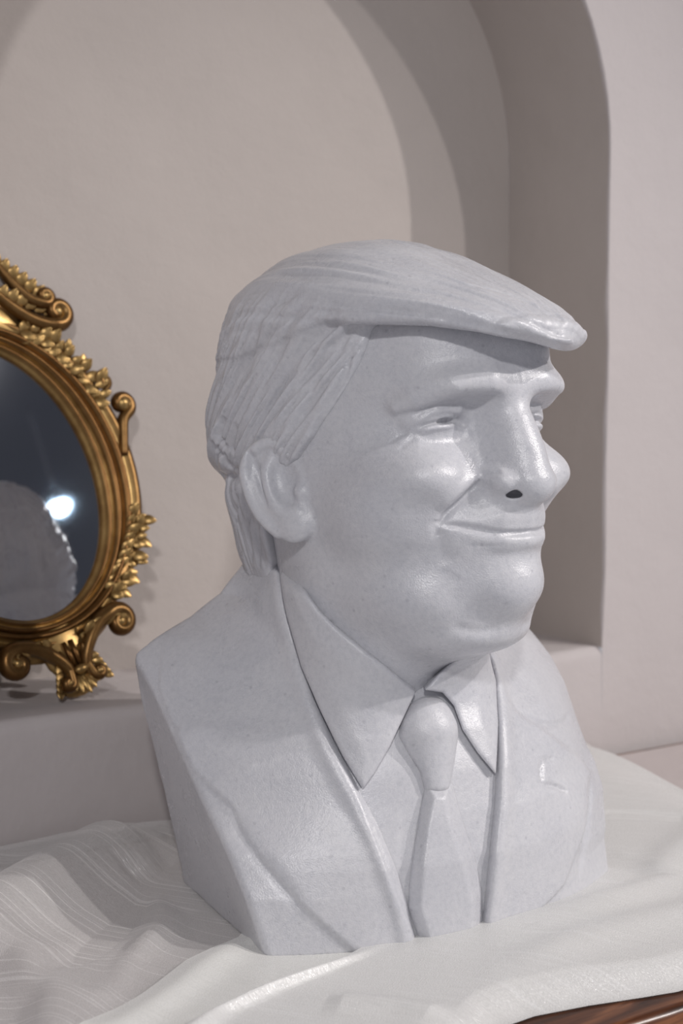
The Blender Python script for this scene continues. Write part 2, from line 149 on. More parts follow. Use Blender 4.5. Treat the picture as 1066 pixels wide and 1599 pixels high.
def surface_nets(fn, lo, hi, h, project=2):
    lo = np.array(lo, float); hi = np.array(hi, float)
    C4 = 4; n = (np.ceil((hi - lo) / (h * C4)).astype(int)) * C4 + 1
    nc = (n - 1) // C4 + 1
    gc = np.stack(np.meshgrid(*[lo[i] + np.arange(nc[i]) * h * C4 for i in range(3)], indexing='ij'), -1).reshape(-1, 3)
    Fc = fn(gc).reshape(nc)
    near = np.abs(Fc) < h * C4 * 1.12 + 1.2
    blk = np.zeros(nc - 1, bool)
    for a in (0, 1):
        for b in (0, 1):
            for c in (0, 1):
                blk |= near[a:nc[0]-1+a, b:nc[1]-1+b, c:nc[2]-1+c]
    F = np.repeat(np.repeat(np.repeat(Fc, C4, 0), C4, 1), C4, 2)[:n[0], :n[1], :n[2]].copy()
    F = np.where(F > 0, 50., -50.)
    mask = np.zeros(n, bool)
    bi = np.argwhere(blk) * C4
    mk = np.repeat(np.repeat(np.repeat(blk, C4, 0), C4, 1), C4, 2)
    for a in (0, 1):
        for b in (0, 1):
            for c in (0, 1):
                mask[a:a+mk.shape[0], b:b+mk.shape[1], c:c+mk.shape[2]] |= mk
    idx = np.argwhere(mask)
    F[mask] = fn(lo + idx * h)
    F[0] = F[-1] = 9; F[:, 0] = F[:, -1] = 9; F[:, :, 0] = F[:, :, -1] = 9
    S = F < 0
    acc = np.zeros(tuple(n - 1) + (3,), np.float32); cnt = np.zeros(n - 1, np.float32)
    sl = lambda o, ax: tuple(slice(o[i], n[i] - 1 + o[i]) for i in range(3))
    for ax in range(3):
        for u in (0, 1):
            for v in (0, 1):
                o = [0, 0, 0]; oth = [i for i in range(3) if i != ax]; o[oth[0]] = u; o[oth[1]] = v
                o2 = list(o); o2[ax] = 1
                A = F[sl(o, ax)]; B = F[sl(o2, ax)]; m = (A < 0) != (B < 0)
                t = np.where(m, A / np.where(m, A - B, 1), 0)
                for i in range(3):
                    acc[..., i][m] += (t[m] if i == ax else o[i])
                cnt += m
    cm = cnt > 0
    vid = np.full(n - 1, -1, np.int64); vid[cm] = np.arange(cm.sum())
    V = lo + (np.argwhere(cm) + acc[cm] / cnt[cm][:, None]) * h
    quads = []
    for ax in range(3):
        b, c = (ax + 1) % 3, (ax + 2) % 3
        s0 = [slice(1, -1)] * 3; s0[ax] = slice(0, -1); s1 = list(s0); s1[ax] = slice(1, None)
        A = S[tuple(s0)]; B = S[tuple(s1)]
        for flip, m in ((0, A & ~B), (1, ~A & B)):
            e = np.argwhere(m)
            if not len(e): continue
            off = np.ones(3, int); off[ax] = 0; e = e + off
            def g(db, dc):
                q = e.copy(); q[:, b] -= db; q[:, c] -= dc; return vid[q[:, 0], q[:, 1], q[:, 2]]
            Q = np.stack([g(1, 1), g(0, 1), g(0, 0), g(1, 0)], 1)
            quads.append(Q[:, ::-1] if flip else Q)
    Q = np.vstack(quads); Q = Q[(Q >= 0).all(1)]
    e = h * .3; G = np.zeros_like(V)
    for it in range(project):
        f0 = fn(V)
        if it == 0:
            for i in range(3):
                d = np.zeros(3); d[i] = e; G[:, i] = (fn(V + d) - f0) / e
            g2 = np.maximum((G ** 2).sum(1), .05)
        st = (f0 / g2)[:, None] * G; ln = np.sqrt((st ** 2).sum(1))[:, None]
        V = V - st * np.minimum(1, h * .8 / np.maximum(ln, 1e-9))
    return V, Q

# ---------------------------------------------------------------- the head
TH = [0, 15, 30, 45, 60, 80, 100, 125, 155, 180]
HEAD_ROWS = {
 165: (8, 8, 8, 8, 8, 8, 8, 8, 8, 8),
 150: (66, 66, 66, 62, 58, 56, 56, 58, 64, 66),
 120: (112, 111, 105, 94, 84, 80, 82, 90, 102, 108),
 95: (134, 131, 121, 102, 90, 84, 87, 98, 118, 126),
 75: (138, 135, 124, 106, 95, 90, 92, 104, 128, 138),
 55: (139, 137, 128, 111, 99, 94, 95, 108, 134, 146),
 35: (118, 117, 115, 108, 100, 95, 96, 106, 136, 148),
 15: (118, 119, 119, 110, 101, 95, 96, 106, 136, 150),
 -5: (124, 127, 129, 116, 102, 95, 95, 102, 126, 140),
 -30: (134, 134, 128, 114, 102, 95, 91, 94, 110, 120),
 -50: (147, 140, 126, 111, 101, 93, 88, 88, 98, 104),
 -75: (148, 138, 121, 107, 98, 91, 85, 83, 88, 93),
 -95: (147, 134, 116, 103, 95, 89, 83, 80, 84, 88),
 -110: (138, 125, 110, 99, 92, 87, 82, 79, 81, 84),
 -125: (116, 110, 101, 94, 89, 85, 81, 78, 79, 82),
 -145: (92, 91, 90, 89, 87, 84, 80, 77, 77, 79),
 -165: (70, 72, 77, 83, 85, 83, 79, 76, 76, 78),
 -200: (46, 52, 64, 78, 84, 83, 79, 76, 76, 78),
}
head_loft = Loft(list(HEAD_ROWS), TH, list(HEAD_ROWS.values()))

def ear(S):
    """S: head-frame points with x = |x| ; slightly tilted shell standing off the head"""
    c = np.array([98., -8., -22.])
    # local axes: u outward from the skull, v forward, w up; ear leans back
    q = S - c
    a = math.radians(29); v = q[:, 1] * math.cos(a) + q[:, 2] * math.sin(a) * .9; w = -q[:, 1] * math.sin(a) + q[:, 2] * math.cos(a)
    b = math.radians(24); u = q[:, 0] * math.cos(b) + v * math.sin(b); v2 = -q[:, 0] * math.sin(b) + v * math.cos(b)
    L = np.stack([u, v2, w], 1)
    wid = 1 - .22 * sstep(0, -40, w)
    o = ell(np.stack([L[:, 0], L[:, 1] / wid, L[:, 2]], 1), (0, 0, 0), (9, 25, 40))
    rim = [(5, 17, 20), (6, 8, 34), (6, -8, 35), (5, -20, 26), (4, -23, 6), (3, -20, -14), (2, -12, -30)]
    rimc = catmull(rim, 3)
    o = smin(o, tube(L, rimc, np.linspace(5., 4.2, len(rimc))), 4)
    o = smin(o, ell(L, (1, 5, -31), (8, 14, 13)), 6)                 # lobe
    o = smax(o, -ell(L, (10, 9, 1), (10, 13, 20)), 3)                # concha
    o = smax(o, -ell(L, (11, -11, 12), (8.5, 5, 24), 0), 3)             # scapha
    o = smin(o, tube(L, catmull([(4, 4, 26), (6, -4, 16), (6, -7, 4), (6, -6, -10), (5, -1, -20), (4, 9, -24)], 3), [3.3] * 16), 4)
    o = smin(o, ell(L, (3, 16, -10), (5, 5, 6)), 4)                  # tragus
    return o

def face_warp(P):
    """the carver's face is a little fuller and further forward on the figure's left"""
    x, y, z = P.T
    s = sstep(-4, -58, x) * sstep(112, 82, z) * sstep(-52, -12, z) * sstep(-10, 50, y)
    return np.stack([np.abs(x) * (1 - .06 * s), y - 8 * s, z], 1)
def head_base(P):
    S = face_warp(P); ax, y, z = S.T; x = P[:, 0]
    f = head_loft(S)
    # brow ridge
    f = smin(f, tube(S, [(6, 133, 55), (26, 132, 58), (48, 122, 54), (66, 101, 45), (73, 89, 40)], [8, 10, 9, 5, 1]), 14)
    # eye sockets, eyeballs and lids
    f = smax(f, -ell(S, (41, 129, 33), (26, 18, 13), -20), 12)
    f = smax(f, -ell(S, (24, 134, 37), (10, 15, 9), -20), 9)
    f = smin(f, ell(S, (43, 91, 30), (25, 21, 15), -15), 5)
    f = smin(f, tube(S, [(24, 108, 36), (36, 113, 39), (50, 107, 38), (64, 92, 29)], [3, 4.5, 4.5, 3]), 5)
    # cheeks
    f = smin(f, ell(S, (53, 91, -11), (31, 36, 21), -25), 16)
    f = smin(f, ell(S, (68, 66, -35), (28, 36, 34)), 22)
    # nose
    f = smin(f, tube(S, [(0, 128, 48), (0, 139, 28), (0, 146, 8), (0, 152, -12)], [9, 11, 14, 15]), 14)
    f = smin(f, tube(S, [(0, 119, 42), (0, 127, 12), (0, 130, -12)], [13, 19, 23]), 22)
    f = smin(f, ell(S, (0, 154, -15), (16, 14, 11.5)), 9)
    f = smin(f, ell(S, (21, 139, -13), (10, 15, 10), -8), 6)
    f = smin(f, tube(S, [(0, 156, -20), (0, 146, -28)], [6, 6]), 6)
    # mouth barrel, lips, chin
    f = smin(f, ell(S, (0, 119, -40), (36, 33, 26)), 12)
    f = smin(f, tube(S, [(0, 146, -40), (18, 141, -41), (36, 124, -45)], [5.5, 4.5, 2]), 10)
    f = smin(f, tube(S, [(0, 146, -55), (16, 141, -54), (32, 126, -50)], [6.5, 5.5, 3]), 10)
    f = smin(f, ell(S, (0, 129, -90), (30, 23, 21)), 18)
    f = smax(f, -ell(S, (0, 168, -70), (30, 10, 6)), 10)
    # jowl and double chin
    f = smin(f, ell(S, (40, 74, -100), (38, 44, 26)), 25)
    f = smin(f, ell(S, (0, 92, -126), (52, 42, 20)), 22)
    # ears
    f = smin(f, ear(S), 5)
    return f
def head_fn(P, fine=True):
    f = head_base(P)
    S = face_warp(P)
    # nostrils and the narrow drilled eye slits
    f = smax(f, -ell(S, (42.5, 114, 30.3), (8.5, 7, 1.9), -22), 1.5)
    f = smax(f, -ell(S, (13, 147, -20), (8, 12, 5), 20), 3)
    for name, pts, amp, w in STROKES_HEAD:
        f = stroke(S, pts, amp, w, f)
    return f

# ---------------------------------------------------------------- the hair
HTH = [0, 15, 30, 45, 60, 80, 100, 125, 155, 180]
def _sup(a, bf, bb, n=2.3):
    out = []
    for t in HTH:
        c, s = math.cos(math.radians(t)), math.sin(math.radians(t)); b = bf if c > 0 else bb
        out.append((abs(s / a) ** n + abs(c / b) ** n) ** (-1 / n))
    return out
HAIR = [(171, 6, 6, 10), (168, 26, 24, 36), (161, 52, 48, 68), (148, 76, 80, 92), (129, 93, 122, 119), (112, 101, 156, 131), (100, 101.5, 171, 138),
        (90, 100, 177, 143), (76, 99, 172, 149), (36, 101, 120, 162), (13, 101, 120, 163), (-27, 92, 90, 154), (-60, 82, 80, 145), (-89, 74, 70, 138), (-114, 66, 60, 116), (-130, 56, 50, 100)]
hair_loft = Loft([h[0] for h in HAIR], HTH, [_sup(*h[1:]) for h in HAIR])
SIDE = [(171, 6, 6, 10), (150, 60, 60, 80), (129, 92, 84, 117), (110, 100.5, 92, 131), (90, 99.5, 94, 142.5), (76, 99, 97, 149), (55, 100, 103, 157), (36, 101, 106, 162), (13, 101, 108, 163), (-27, 92, 90, 154), (-60, 82, 80, 145), (-89, 74, 70, 138), (-114, 66, 60, 116), (-130, 56, 50, 98)]
side_loft = Loft([h_[0] for h_ in SIDE], HTH, [_sup(*h_[1:]) for h_ in SIDE])
BRIM_MASK = [(-300, 260), (300, 260), (300, 76), (200, 76), (172, 83), (144, 92), (114, 97), (70, 99), (30, 101), (-10, 90), (-60, 80), (-300, 80)]
HAIRLINE = [(-300, 260), (60, 260), (66, 110), (66, 98), (63, 84), (58, 68), (49, 52), (38, 36), (24, 18), (9, 2), (-4, -6),
            (-18, 4), (-36, 4), (-52, -6), (-55, -20), (-50, -40), (-48, -80), (-62, -108), (-96, -128), (-300, -132)]
def hair_fn(P):
    x, y, z = P.T
    fb = hair_loft(P); fs = side_loft(P)
    # fringe dips on the figure's left
    zz = z + 9 * sstep(30, -50, x) * sstep(60, 130, y) 
    mb = poly2(y, zz, BRIM_MASK) * .9; m = poly2(y, z, HAIRLINE) * .9
    # strands: coordinates along and across the flow
    ax = np.abs(x); th = np.arctan2(ax, y + 30)
    bk_ = sstep(70, 10, y); top = sstep(88 - 14 * bk_, 112 + 34 * bk_, z)
    # crown and fringe: strands run front to back
    s1 = np.arctan2(z - 62, ax + 6) * 7.5 + np.sin(y * .022) * .35; t1 = y * .010
    n1 = noise3(s1 * 1.1 + 3, t1, x * .01) * 1.0 + .55 * noise3(s1 * 2.7, t1 * 1.6, x * .02 + 9) + .25 * noise3(s1 * 6, t1 * 2, x * .03)
    s4 = np.arctan2(x, -y) * 9 + z * .008; nb_ = noise3(s4, z * .010, 2.2) + .6 * noise3(s4 * 2.4, z * .014, 6.) + .3 * noise3(s4 * 5.5, z * .02, 1.)
    # sides: strands sweep back and down
    s2 = (z * .066 - y * .075); t2 = (y + z) * .011
    n2 = noise3(s2 * 1.0, t2 + 5, ax * .01) + .6 * noise3(s2 * 2.6, t2 * 1.7, 3 + ax * .01) + .3 * noise3(s2 * 5.5, t2 * 2, 7.)
    # nape: strands fall straight
    s3 = y * .13 + ax * .05 + z * .02; n3 = noise3(s3, z * .01, 1.5) + .5 * noise3(s3 * 2.6, z * .014, 4.5)
    low = sstep(0, -30, z)
    wb = sstep(-70, -125, y) * sstep(165, 120, z) * sstep(60, 20, ax)
    n1 = n1 * (1 - wb) + nb_ * 1.4 * wb; n2 = n2 * (1 - wb) + nb_ * 1.4 * wb
    n = n1 * top + (1 - top) * (n2 * (1 - low) + n3 * low)
    fade = sstep(0, -14, np.minimum(m, mb)); nn = n * (3.1 + .5 * (1 - top) - 1.3 * low) * (0.35 + .65 * fade)
    # the lower, curlier layer above the nape
    nn = nn + 4.5 * np.exp(-((z + 24 - (y + 120) * .25) / 9.) ** 2) * sstep(-40, -90, y)
    f = smin(smax(fb + nn, mb, 1.5 + 3.5 * sstep(0, 40, y) + 10 * sstep(60, 120, y)), smax(fs + nn, m, 3.5), 5)
    f = smax(f, z - 169.5, 4)
    for name, pts, amp, w in STROKES_HAIR:
        f = stroke(P, pts, amp, w, f)
    return f

# ---------------------------------------------------------------- the torso (world mm, x measured from the middle of the block)
XC = 655.
def chest_y(x, z):
    """front surface of the chest at x, z (negative y is towards the viewer)"""
    yc = np.interp(z, [-20, 0, 60, 90, 120, 150, 175, 200, 240], [-374, -376, -374, -366, -354, -336, -314, -284, -200])
    ye = np.interp(z, [-20, 0, 40, 70, 100, 150, 190, 210, 240], [-332, -332, -320, -303, -274, -240, -200, -175, -120])
    ye = ye - 30 * sstep(20, 120, x) * np.interp(z, [30, 90, 170, 215, 250], [0, .8, 1, .6, 0])
    u = np.abs(x) / 168.
    return yc + (ye - yc) * np.minimum(u, 1.4) ** 2.3
def shoulder_z(x, y):
    ax = np.abs(x)
    return np.interp(ax, [0, 60, 100, 135, 168, 195, 230], [290, 282, 254, 226, 211, 199, 180]) + 7 * sstep(60, 140, x) - np.maximum(0, np.abs(y + 195) - 30) ** 2 * .004
def torso(P, off=0.):
    x = P[:, 0] - XC; y, z = P[:, 1], P[:, 2]
    fy = (chest_y(x, z) - off - y) * .8
    f = smax(fy, (z - shoulder_z(x, y) - off) * .85, 34)
    # trapezius and neck rise
    g = tube(np.stack([x, y, z], 1), [(-14, -232, 120), (-16, -226, 215), (-18, -212, 262)], [112, 92, 74]) - off
    f = smin(f, g, 30)
    f = smax(f, y + 150, 10)
    n = np.array([.968, -.122, .215]); a = np.array([489 - XC, -332, 0.])
    for s in (1, -1):
        q = np.stack([x * s, y, z], 1)
        f = smax(f, -(q - a) @ n, 5)
    return f
def front_uv(P, side):
    """coordinates across the chest, seen 32.6 degrees from the figure's right (side -1) or straight on"""
    return P[:, 0] * math.cos(AZ) - P[:, 1] * math.sin(AZ), P[:, 2]
def region(P, name):
    u, z = front_uv(P, -1); return poly2(u, z, REGIONS[name])
def jacket_fn(P):
    f = torso(P)
    r = region(P, 'opening')
    f = f + 11 * sstep(3, -4, r) * sstep(-150, -230, P[:, 1])
    # rolled lapel edge next to the opening
    f = f - 2.6 * np.exp(-((r - 7) / 6.) ** 2) * sstep(-200, -250, P[:, 1])
    # lapels lie a little proud of the coat front
    for nm in ('lapel_right', 'lapel_left'):
        rr = region(P, nm); f = f - 2.2 * sstep(1.2, -1.2, rr) * sstep(-150, -200, P[:, 1])
    for name, pts, amp, w in STROKES_TORSO:
        f = stroke(P, pts, amp, w, f, 'torso')
    # chisel marks over the rough back
    bk = sstep(-160, -151, P[:, 1]) * sstep(215, 180, P[:, 2]); s = P[:, 0] * .05 + P[:, 2] * .028 + np.sin(P[:, 2] * .02) * .6
    f = f + bk * 2.6 * (noise3(s * 1.6, P[:, 2] * .012, P[:, 0] * .01) + .5 * noise3(s * 4, P[:, 2] * .02, P[:, 0] * .01))
    f = f + .5 * noise3(P[:, 0] * .03, P[:, 1] * .03, P[:, 2] * .03)
    nb = noise3(P[:, 0] * .09, P[:, 1] * .09, P[:, 0] * .0)
    return smax(f, .5 + .9 * nb - P[:, 2], 2)
def shirt_fn(P):
    f = torso(P, -4.5); r = region(P, 'opening') - 7
    for name, pts, amp, w in STROKES_SHIRT:
        f = stroke(P, pts, amp, w, f, 'torso')
    f = smax(f, r, 3); f = smax(f, -torso(P, -26), 3)
    return smax(f, 1.5 - P[:, 2], 2)
def neck_off(P, off):
    H = to_head(P); return head_loft(np.stack([np.abs(H[:, 0]), H[:, 1], H[:, 2]], 1)) - off
def collar_fn(P, nm):
    r = region(P, nm)
    t = smin(torso(P, 5.5), smax(neck_off(P, 9), P[:, 2] - 262, 10), 22)
    t = t + 2.0 * sstep(-18, 0, r)
    f = smax(t, r, 4)
    inner = smin(torso(P, -14), neck_off(P, -6), 10)
    return smax(f, -inner, 3)
KNOT = catmull([(629, -334, 160), (628, -338, 148), (626.5, -345, 128), (624.5, -353, 112)], 5)
def tie_fn(P):
    t = torso(P, 0.)
    k = region(P, 'knot'); b = region(P, 'blade')
    fk = tube(P - (0, 6, 0), KNOT, np.interp(np.arange(16) / 5., [0, 1, 2, 3], [22, 26.5, 21, 15]))
    return smax(smax(fk, k - 1, 7), P[:, 2] - 176, 6)
def blade_fn(P):
    t = torso(P, 0.); b = region(P, 'blade')
    z = P[:, 2]
    f = smax(t - 6.5 * sstep(0, 11, -b) + 1.5, b, 4)
    for name, pts, amp, w in STROKES_TIE:
        f = stroke(P, pts, amp, w, f, 'torso')
    return smax(smax(f, -torso(P, -16), 2), 1.2 - z, 2)
def knot_fn(P): return smax(tie_fn(P), -torso(P, -12), 2)
# ---------------------------------------------------------------- materials
def mat(name):
    m = bpy.data.materials.new(name); m.use_nodes = True; nt = m.node_tree
    return m, nt, nt.nodes['Principled BSDF']
def N(nt, t, **kw):
    n = nt.nodes.new(t)
    for k, v in kw.items():
        if k in ('inputs',):
            for a, b in v.items(): n.inputs[a].default_value = b
        else: setattr(n, k, v)
    return n
def ramp(nt, stops):
    r = N(nt, 'ShaderNodeValToRGB'); e = r.color_ramp.elements
    while len(e) < len(stops): e.new(.5)
    for i, (p, c) in enumerate(stops): e[i].position = p; e[i].color = c if len(c) == 4 else (*c, 1)
    return r
def bump(nt, bs, src, strength, dist, prev=None):
    b = N(nt, 'ShaderNodeBump', inputs={'Strength': strength, 'Distance': dist})
    nt.links.new(src, b.inputs['Height'])
    if prev: nt.links.new(prev.outputs[0], b.inputs['Normal'])
    nt.links.new(b.outputs[0], bs.inputs['Normal']); return b
def marble():
    m, nt, bs = mat('carved_marble'); L = nt.links.new
    tc = N(nt, 'ShaderNodeTexCoord')
    n1 = N(nt, 'ShaderNodeTexNoise', inputs={'Scale': 260., 'Detail': 4., 'Roughness': .7}); L(tc.outputs['Object'], n1.inputs['Vector'])
    n2 = N(nt, 'ShaderNodeTexNoise', inputs={'Scale': 14., 'Detail': 5., 'Roughness': .6, 'Distortion': .6}); L(tc.outputs['Object'], n2.inputs['Vector'])
    r1 = ramp(nt, [(.3, (.545, .55, .58)), (.5, (.60, .60, .63)), (.75, (.64, .64, .66))]); L(n1.outputs[0], r1.inputs[0])
    r2 = ramp(nt, [(.3, (.93, .935, .95)), (.6, (1, 1, 1))]); L(n2.outputs[0], r2.inputs[0])
    mx = N(nt, 'ShaderNodeMix', data_type='RGBA', blend_type='MULTIPLY'); mx.inputs[0].default_value = 1
    L(r1.outputs[0], mx.inputs[6]); L(r2.outputs[0], mx.inputs[7])
    # small dark mineral specks
    v = N(nt, 'ShaderNodeTexVoronoi', inputs={'Scale': 75., 'Randomness': 1.}); L(tc.outputs['Object'], v.inputs['Vector'])
    r3 = ramp(nt, [(.0, (.55, .55, .58)), (.07, (.75, .75, .77)), (.13, (1, 1, 1))]); L(v.outputs['Distance'], r3.inputs[0])
    mx2 = N(nt, 'ShaderNodeMix', data_type='RGBA', blend_type='MULTIPLY'); mx2.inputs[0].default_value = .45
    L(mx.outputs[2], mx2.inputs[6]); L(r3.outputs[0], mx2.inputs[7])
    L(mx2.outputs[2], bs.inputs['Base Color'])
    bs.inputs['Roughness'].default_value = .42
    rr = ramp(nt, [(.35, (.20, .20, .20)), (.65, (.38, .38, .38))]); L(n2.outputs[0], rr.inputs[0]); L(rr.outputs[0], bs.inputs['Roughness'])
    bs.inputs['Subsurface Weight'].default_value = .35; bs.inputs['Subsurface Radius'].default_value = (1, 1, 1.05); bs.inputs['Subsurface Scale'].default_value = .004
    bs.inputs['Specular IOR Level'].default_value = .55
    n3 = N(nt, 'ShaderNodeTexNoise', inputs={'Scale': 900., 'Detail': 3.}); L(tc.outputs['Object'], n3.inputs['Vector'])
    b = bump(nt, bs, n1.outputs[0], .25, .0012); bump(nt, bs, n3.outputs[0], .4, .0006, b)
    return m
MARBLE = marble()
def plaster(name, col, rough=.85):
    m, nt, bs = mat(name); L = nt.links.new; tc = N(nt, 'ShaderNodeTexCoord')
    n1 = N(nt, 'ShaderNodeTexNoise', inputs={'Scale': 9., 'Detail': 5., 'Roughness': .6}); L(tc.outputs['Object'], n1.inputs['Vector'])
    n2 = N(nt, 'ShaderNodeTexNoise', inputs={'Scale': 60., 'Detail': 4., 'Roughness': .6}); L(tc.outputs['Object'], n2.inputs['Vector'])
    r = ramp(nt, [(.3, tuple(c * .955 for c in col)), (.7, col)]); L(n1.outputs[0], r.inputs[0]); L(r.outputs[0], bs.inputs['Base Color'])
    bs.inputs['Roughness'].default_value = rough
    b = bump(nt, bs, n1.outputs[0], .5, .006); bump(nt, bs, n2.outputs[0], .35, .0022, b)
    return m
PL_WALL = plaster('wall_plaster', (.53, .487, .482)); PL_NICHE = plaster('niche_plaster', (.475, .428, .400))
# ---------------------------------------------------------------- object helpers
def link(name, me, m=None, parent=None, **props):
    o = bpy.data.objects.new(name, me); COL.objects.link(o)
    if m and me: me.materials.append(m)
    if parent is not None: o.parent = parent
    for k, v in props.items(): o[k] = v
    return o
def mesh_np(name, V, Q, smooth=True):
    me = bpy.data.meshes.new(name); V = np.asarray(V, np.float32); Q = np.asarray(Q, np.int32); k = Q.shape[1]
    me.vertices.add(len(V)); me.vertices.foreach_set('co', V.ravel()); me.loops.add(Q.size); me.loops.foreach_set('vertex_index', Q.ravel())
    me.polygons.add(len(Q)); me.polygons.foreach_set('loop_start', np.arange(len(Q), dtype=np.int32) * k)
    me.polygons.foreach_set('loop_total', np.full(len(Q), k, np.int32)); me.update(calc_edges=True)
    if smooth: me.polygons.foreach_set('use_smooth', np.ones(len(Q), bool))
    me.validate(); return me
def grid_mesh(name, P, smooth=True, closed_u=False, closed_v=False):
    """P[nu, nv, 3] -> quad grid"""
    nu, nv = P.shape[:2]; I = np.arange(nu * nv).reshape(nu, nv)
    if closed_u: I = np.vstack([I, I[:1]])
    if closed_v: I = np.hstack([I, I[:, :1]])
    Q = np.stack([I[:-1, :-1], I[1:, :-1], I[1:, 1:], I[:-1, 1:]], -1).reshape(-1, 4)
    return mesh_np(name, P.reshape(-1, 3), Q, smooth)

# ---------------------------------------------------------------- the wall with its arched niche
NXC, NR, NRV, NZS, ND, LEDGE = .748, .373, .342, .680, .1755, .117
def arch_outline(n=40, r=NR):
    """from the left foot of the niche up, over the arch and down to the right foot (x, z)"""
    out = [(NXC - r, z) for z in np.linspace(-.8, LEDGE, 12)[:-1]] + [(NXC - r, z) for z in np.linspace(LEDGE, NZS, 14)[:-1]]
    out += [(NXC - r * math.cos(a), NZS + NRV * math.sin(a)) for a in np.linspace(0, math.pi, n)]
    out += [(NXC + r, z) for z in np.linspace(NZS, LEDGE, 14)[1:]] + [(NXC + r, z) for z in np.linspace(LEDGE, -.8, 12)[1:]]
    return out
AO = arch_outline()
def bx(bm, a, b):
    v = [bm.verts.new((x, y, z)) for x in (a[0], b[0]) for y in (a[1], b[1]) for z in (a[2], b[2])]
    for q in ((0,1,3,2),(4,6,7,5),(0,4,5,1),(2,3,7,6),(0,2,6,4),(1,5,7,3)): bm.faces.new([v[i] for i in q])
def wall_face():
    # front skin of the wall round the niche: ring between the opening and a big outer rectangle
    x0, x1, z0, z1 = -2.2, 3.4, -.8, 2.6; n = len(AO)
    outer = []
    for i, (x, z) in enumerate(AO):
        d = np.array([x - NXC, z - (LEDGE + .35)]); d /= np.abs(d).max()
        t = min((x1 - NXC) / d[0] if d[0] > 0 else (x0 - NXC) / d[0] if d[0] < 0 else 9e9, (z1 - LEDGE - .35) / d[1] if d[1] > 0 else (z0 - LEDGE - .35) / d[1] if d[1] < 0 else 9e9)
        outer.append((NXC + d[0] * t, LEDGE + .35 + d[1] * t) if z >= LEDGE + .35 else (x0 if x < NXC else x1, z))
    K = 26; P = np.zeros((n, K + 1, 3)); rs = np.random.RandomState(5)
    for i in range(n):
        for k in range(K + 1):
            s = (k / K) ** 2.6
            P[i, k] = (AO[i][0] * (1 - s) + outer[i][0] * s, 0, AO[i][1] * (1 - s) + outer[i][1] * s)
    wob = noise3(P[..., 0] * 9, P[..., 2] * 9, P[..., 1]) * .0022
    P[..., 1] += wob - .0035 * 0
    P[:, 0, 0] += noise3(P[:, 0, 0] * 22, P[:, 0, 2] * 22, P[:, 0, 1]) * .0030 * (P[:, 0, 2] > LEDGE + .01)
    P[:, 0, 1] += .0045 * (P[:, 0, 2] > LEDGE + .005)                                      # softened plaster arris
    rim = P[:, 0].copy()
    return P, rim
WP, RIM = wall_face()
def build_wall():
    n = len(AO)
    me = grid_mesh('wall_back', WP[::-1])
    o = link('wall_back', me, PL_WALL, kind='structure')
    # lower panel below the ledge, the niche shell and its back
    K = 10; RM = RIM[11:-11]; AA = AO[11:-11]; n = len(RM); S = np.zeros((n, K + 1, 3))
    for k in range(K + 1):
        s = k / K; S[:, k] = RM
        S[:, k, 1] = RM[:, 1] * (1 - s) + s * ND
        S[:, k, 0] = RM[:, 0] * (1 - min(1, s * 4)) + np.array([a[0] for a in AA]) * min(1, s * 4)
    shell = grid_mesh('wall_niche_side', S)
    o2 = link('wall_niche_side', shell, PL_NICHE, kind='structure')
    bm = bmesh.new(); nx, nz = 24, 40; x0, x1 = NXC - NR - .03, NXC + NR + .03
    vs = [[bm.verts.new((x0 + (x1 - x0) * i / nx, ND + .0015 * math.sin(i * .9 + j * .5), LEDGE - .02 + (NZS + NRV + .05 - LEDGE) * j / nz)) for j in range(nz + 1)] for i in range(nx + 1)]
    for i in range(nx):
        for j in range(nz): bm.faces.new((vs[i][j], vs[i + 1][j], vs[i + 1][j + 1], vs[i][j + 1]))
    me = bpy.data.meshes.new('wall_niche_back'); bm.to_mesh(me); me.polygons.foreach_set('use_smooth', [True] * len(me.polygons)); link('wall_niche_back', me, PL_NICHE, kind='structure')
    # ledge and wall below it, one rounded sheet running down to behind the table
    prof = [(ND + .002, LEDGE)] + [(y, LEDGE) for y in np.linspace(ND - .01, .02, 8)] + [(.012 * (1 - math.sin(a)), LEDGE - .012 * (1 - math.cos(a))) for a in np.linspace(0, math.pi / 2, 6)] + [(0, z) for z in np.linspace(LEDGE - .02, -.8, 30)]
    nx = 70; P = np.zeros((nx + 1, len(prof), 3))
    for i in range(nx + 1):
        x = NXC - NR + 2 * NR * i / nx
        for j, (y, z) in enumerate(prof):
            P[i, j] = (x, y, z)
    w = noise3(P[..., 0] * 9, P[..., 2] * 9, P[..., 1] * 0)
    P[..., 1] += w * .0022 * (P[..., 2] < LEDGE - .001); P[..., 2] += w * .0015 * (P[..., 2] >= LEDGE - .015)
    link('wall_ledge', grid_mesh('wall_ledge', P[::-1]), PL_WALL, kind='structure')
build_wall()
# ---------------------------------------------------------------- the bust
HS = QH; t0 = time.time()
bust = link('marble_bust', None, None, None, label='pale grey marble bust of a smiling man in suit and tie on white cloth', category='bust')
bust.location = (.655, -.26, 0)
def part(name, fn, lo, hi, h, head=False, parent=None, **props):
    V, Q = surface_nets(fn, lo, hi, h)
    if head: V = to_world(V)
    V = V / 1000 - np.array([.655, -.26, 0])
    o = link(name, mesh_np(name, V, Q), MARBLE, parent or bust, **props)
    print(name, len(V), round(time.time() - t0, 1)); return o
def jit_head(fn):
    return lambda P: fn(P)
part('head', head_fn, (-125, -180, -205), (125, 190, 160), 1.2 * HS, True)
part('hair', hair_fn, (-115, -190, -140), (115, 190, 178), 1.45 * HS, True)
part('jacket', jacket_fn, (450, -392, -4), (862, -140, 290), 2.2 * HS)
part('shirt', shirt_fn, (510, -392, -4), (790, -170, 290), 2. * HS)
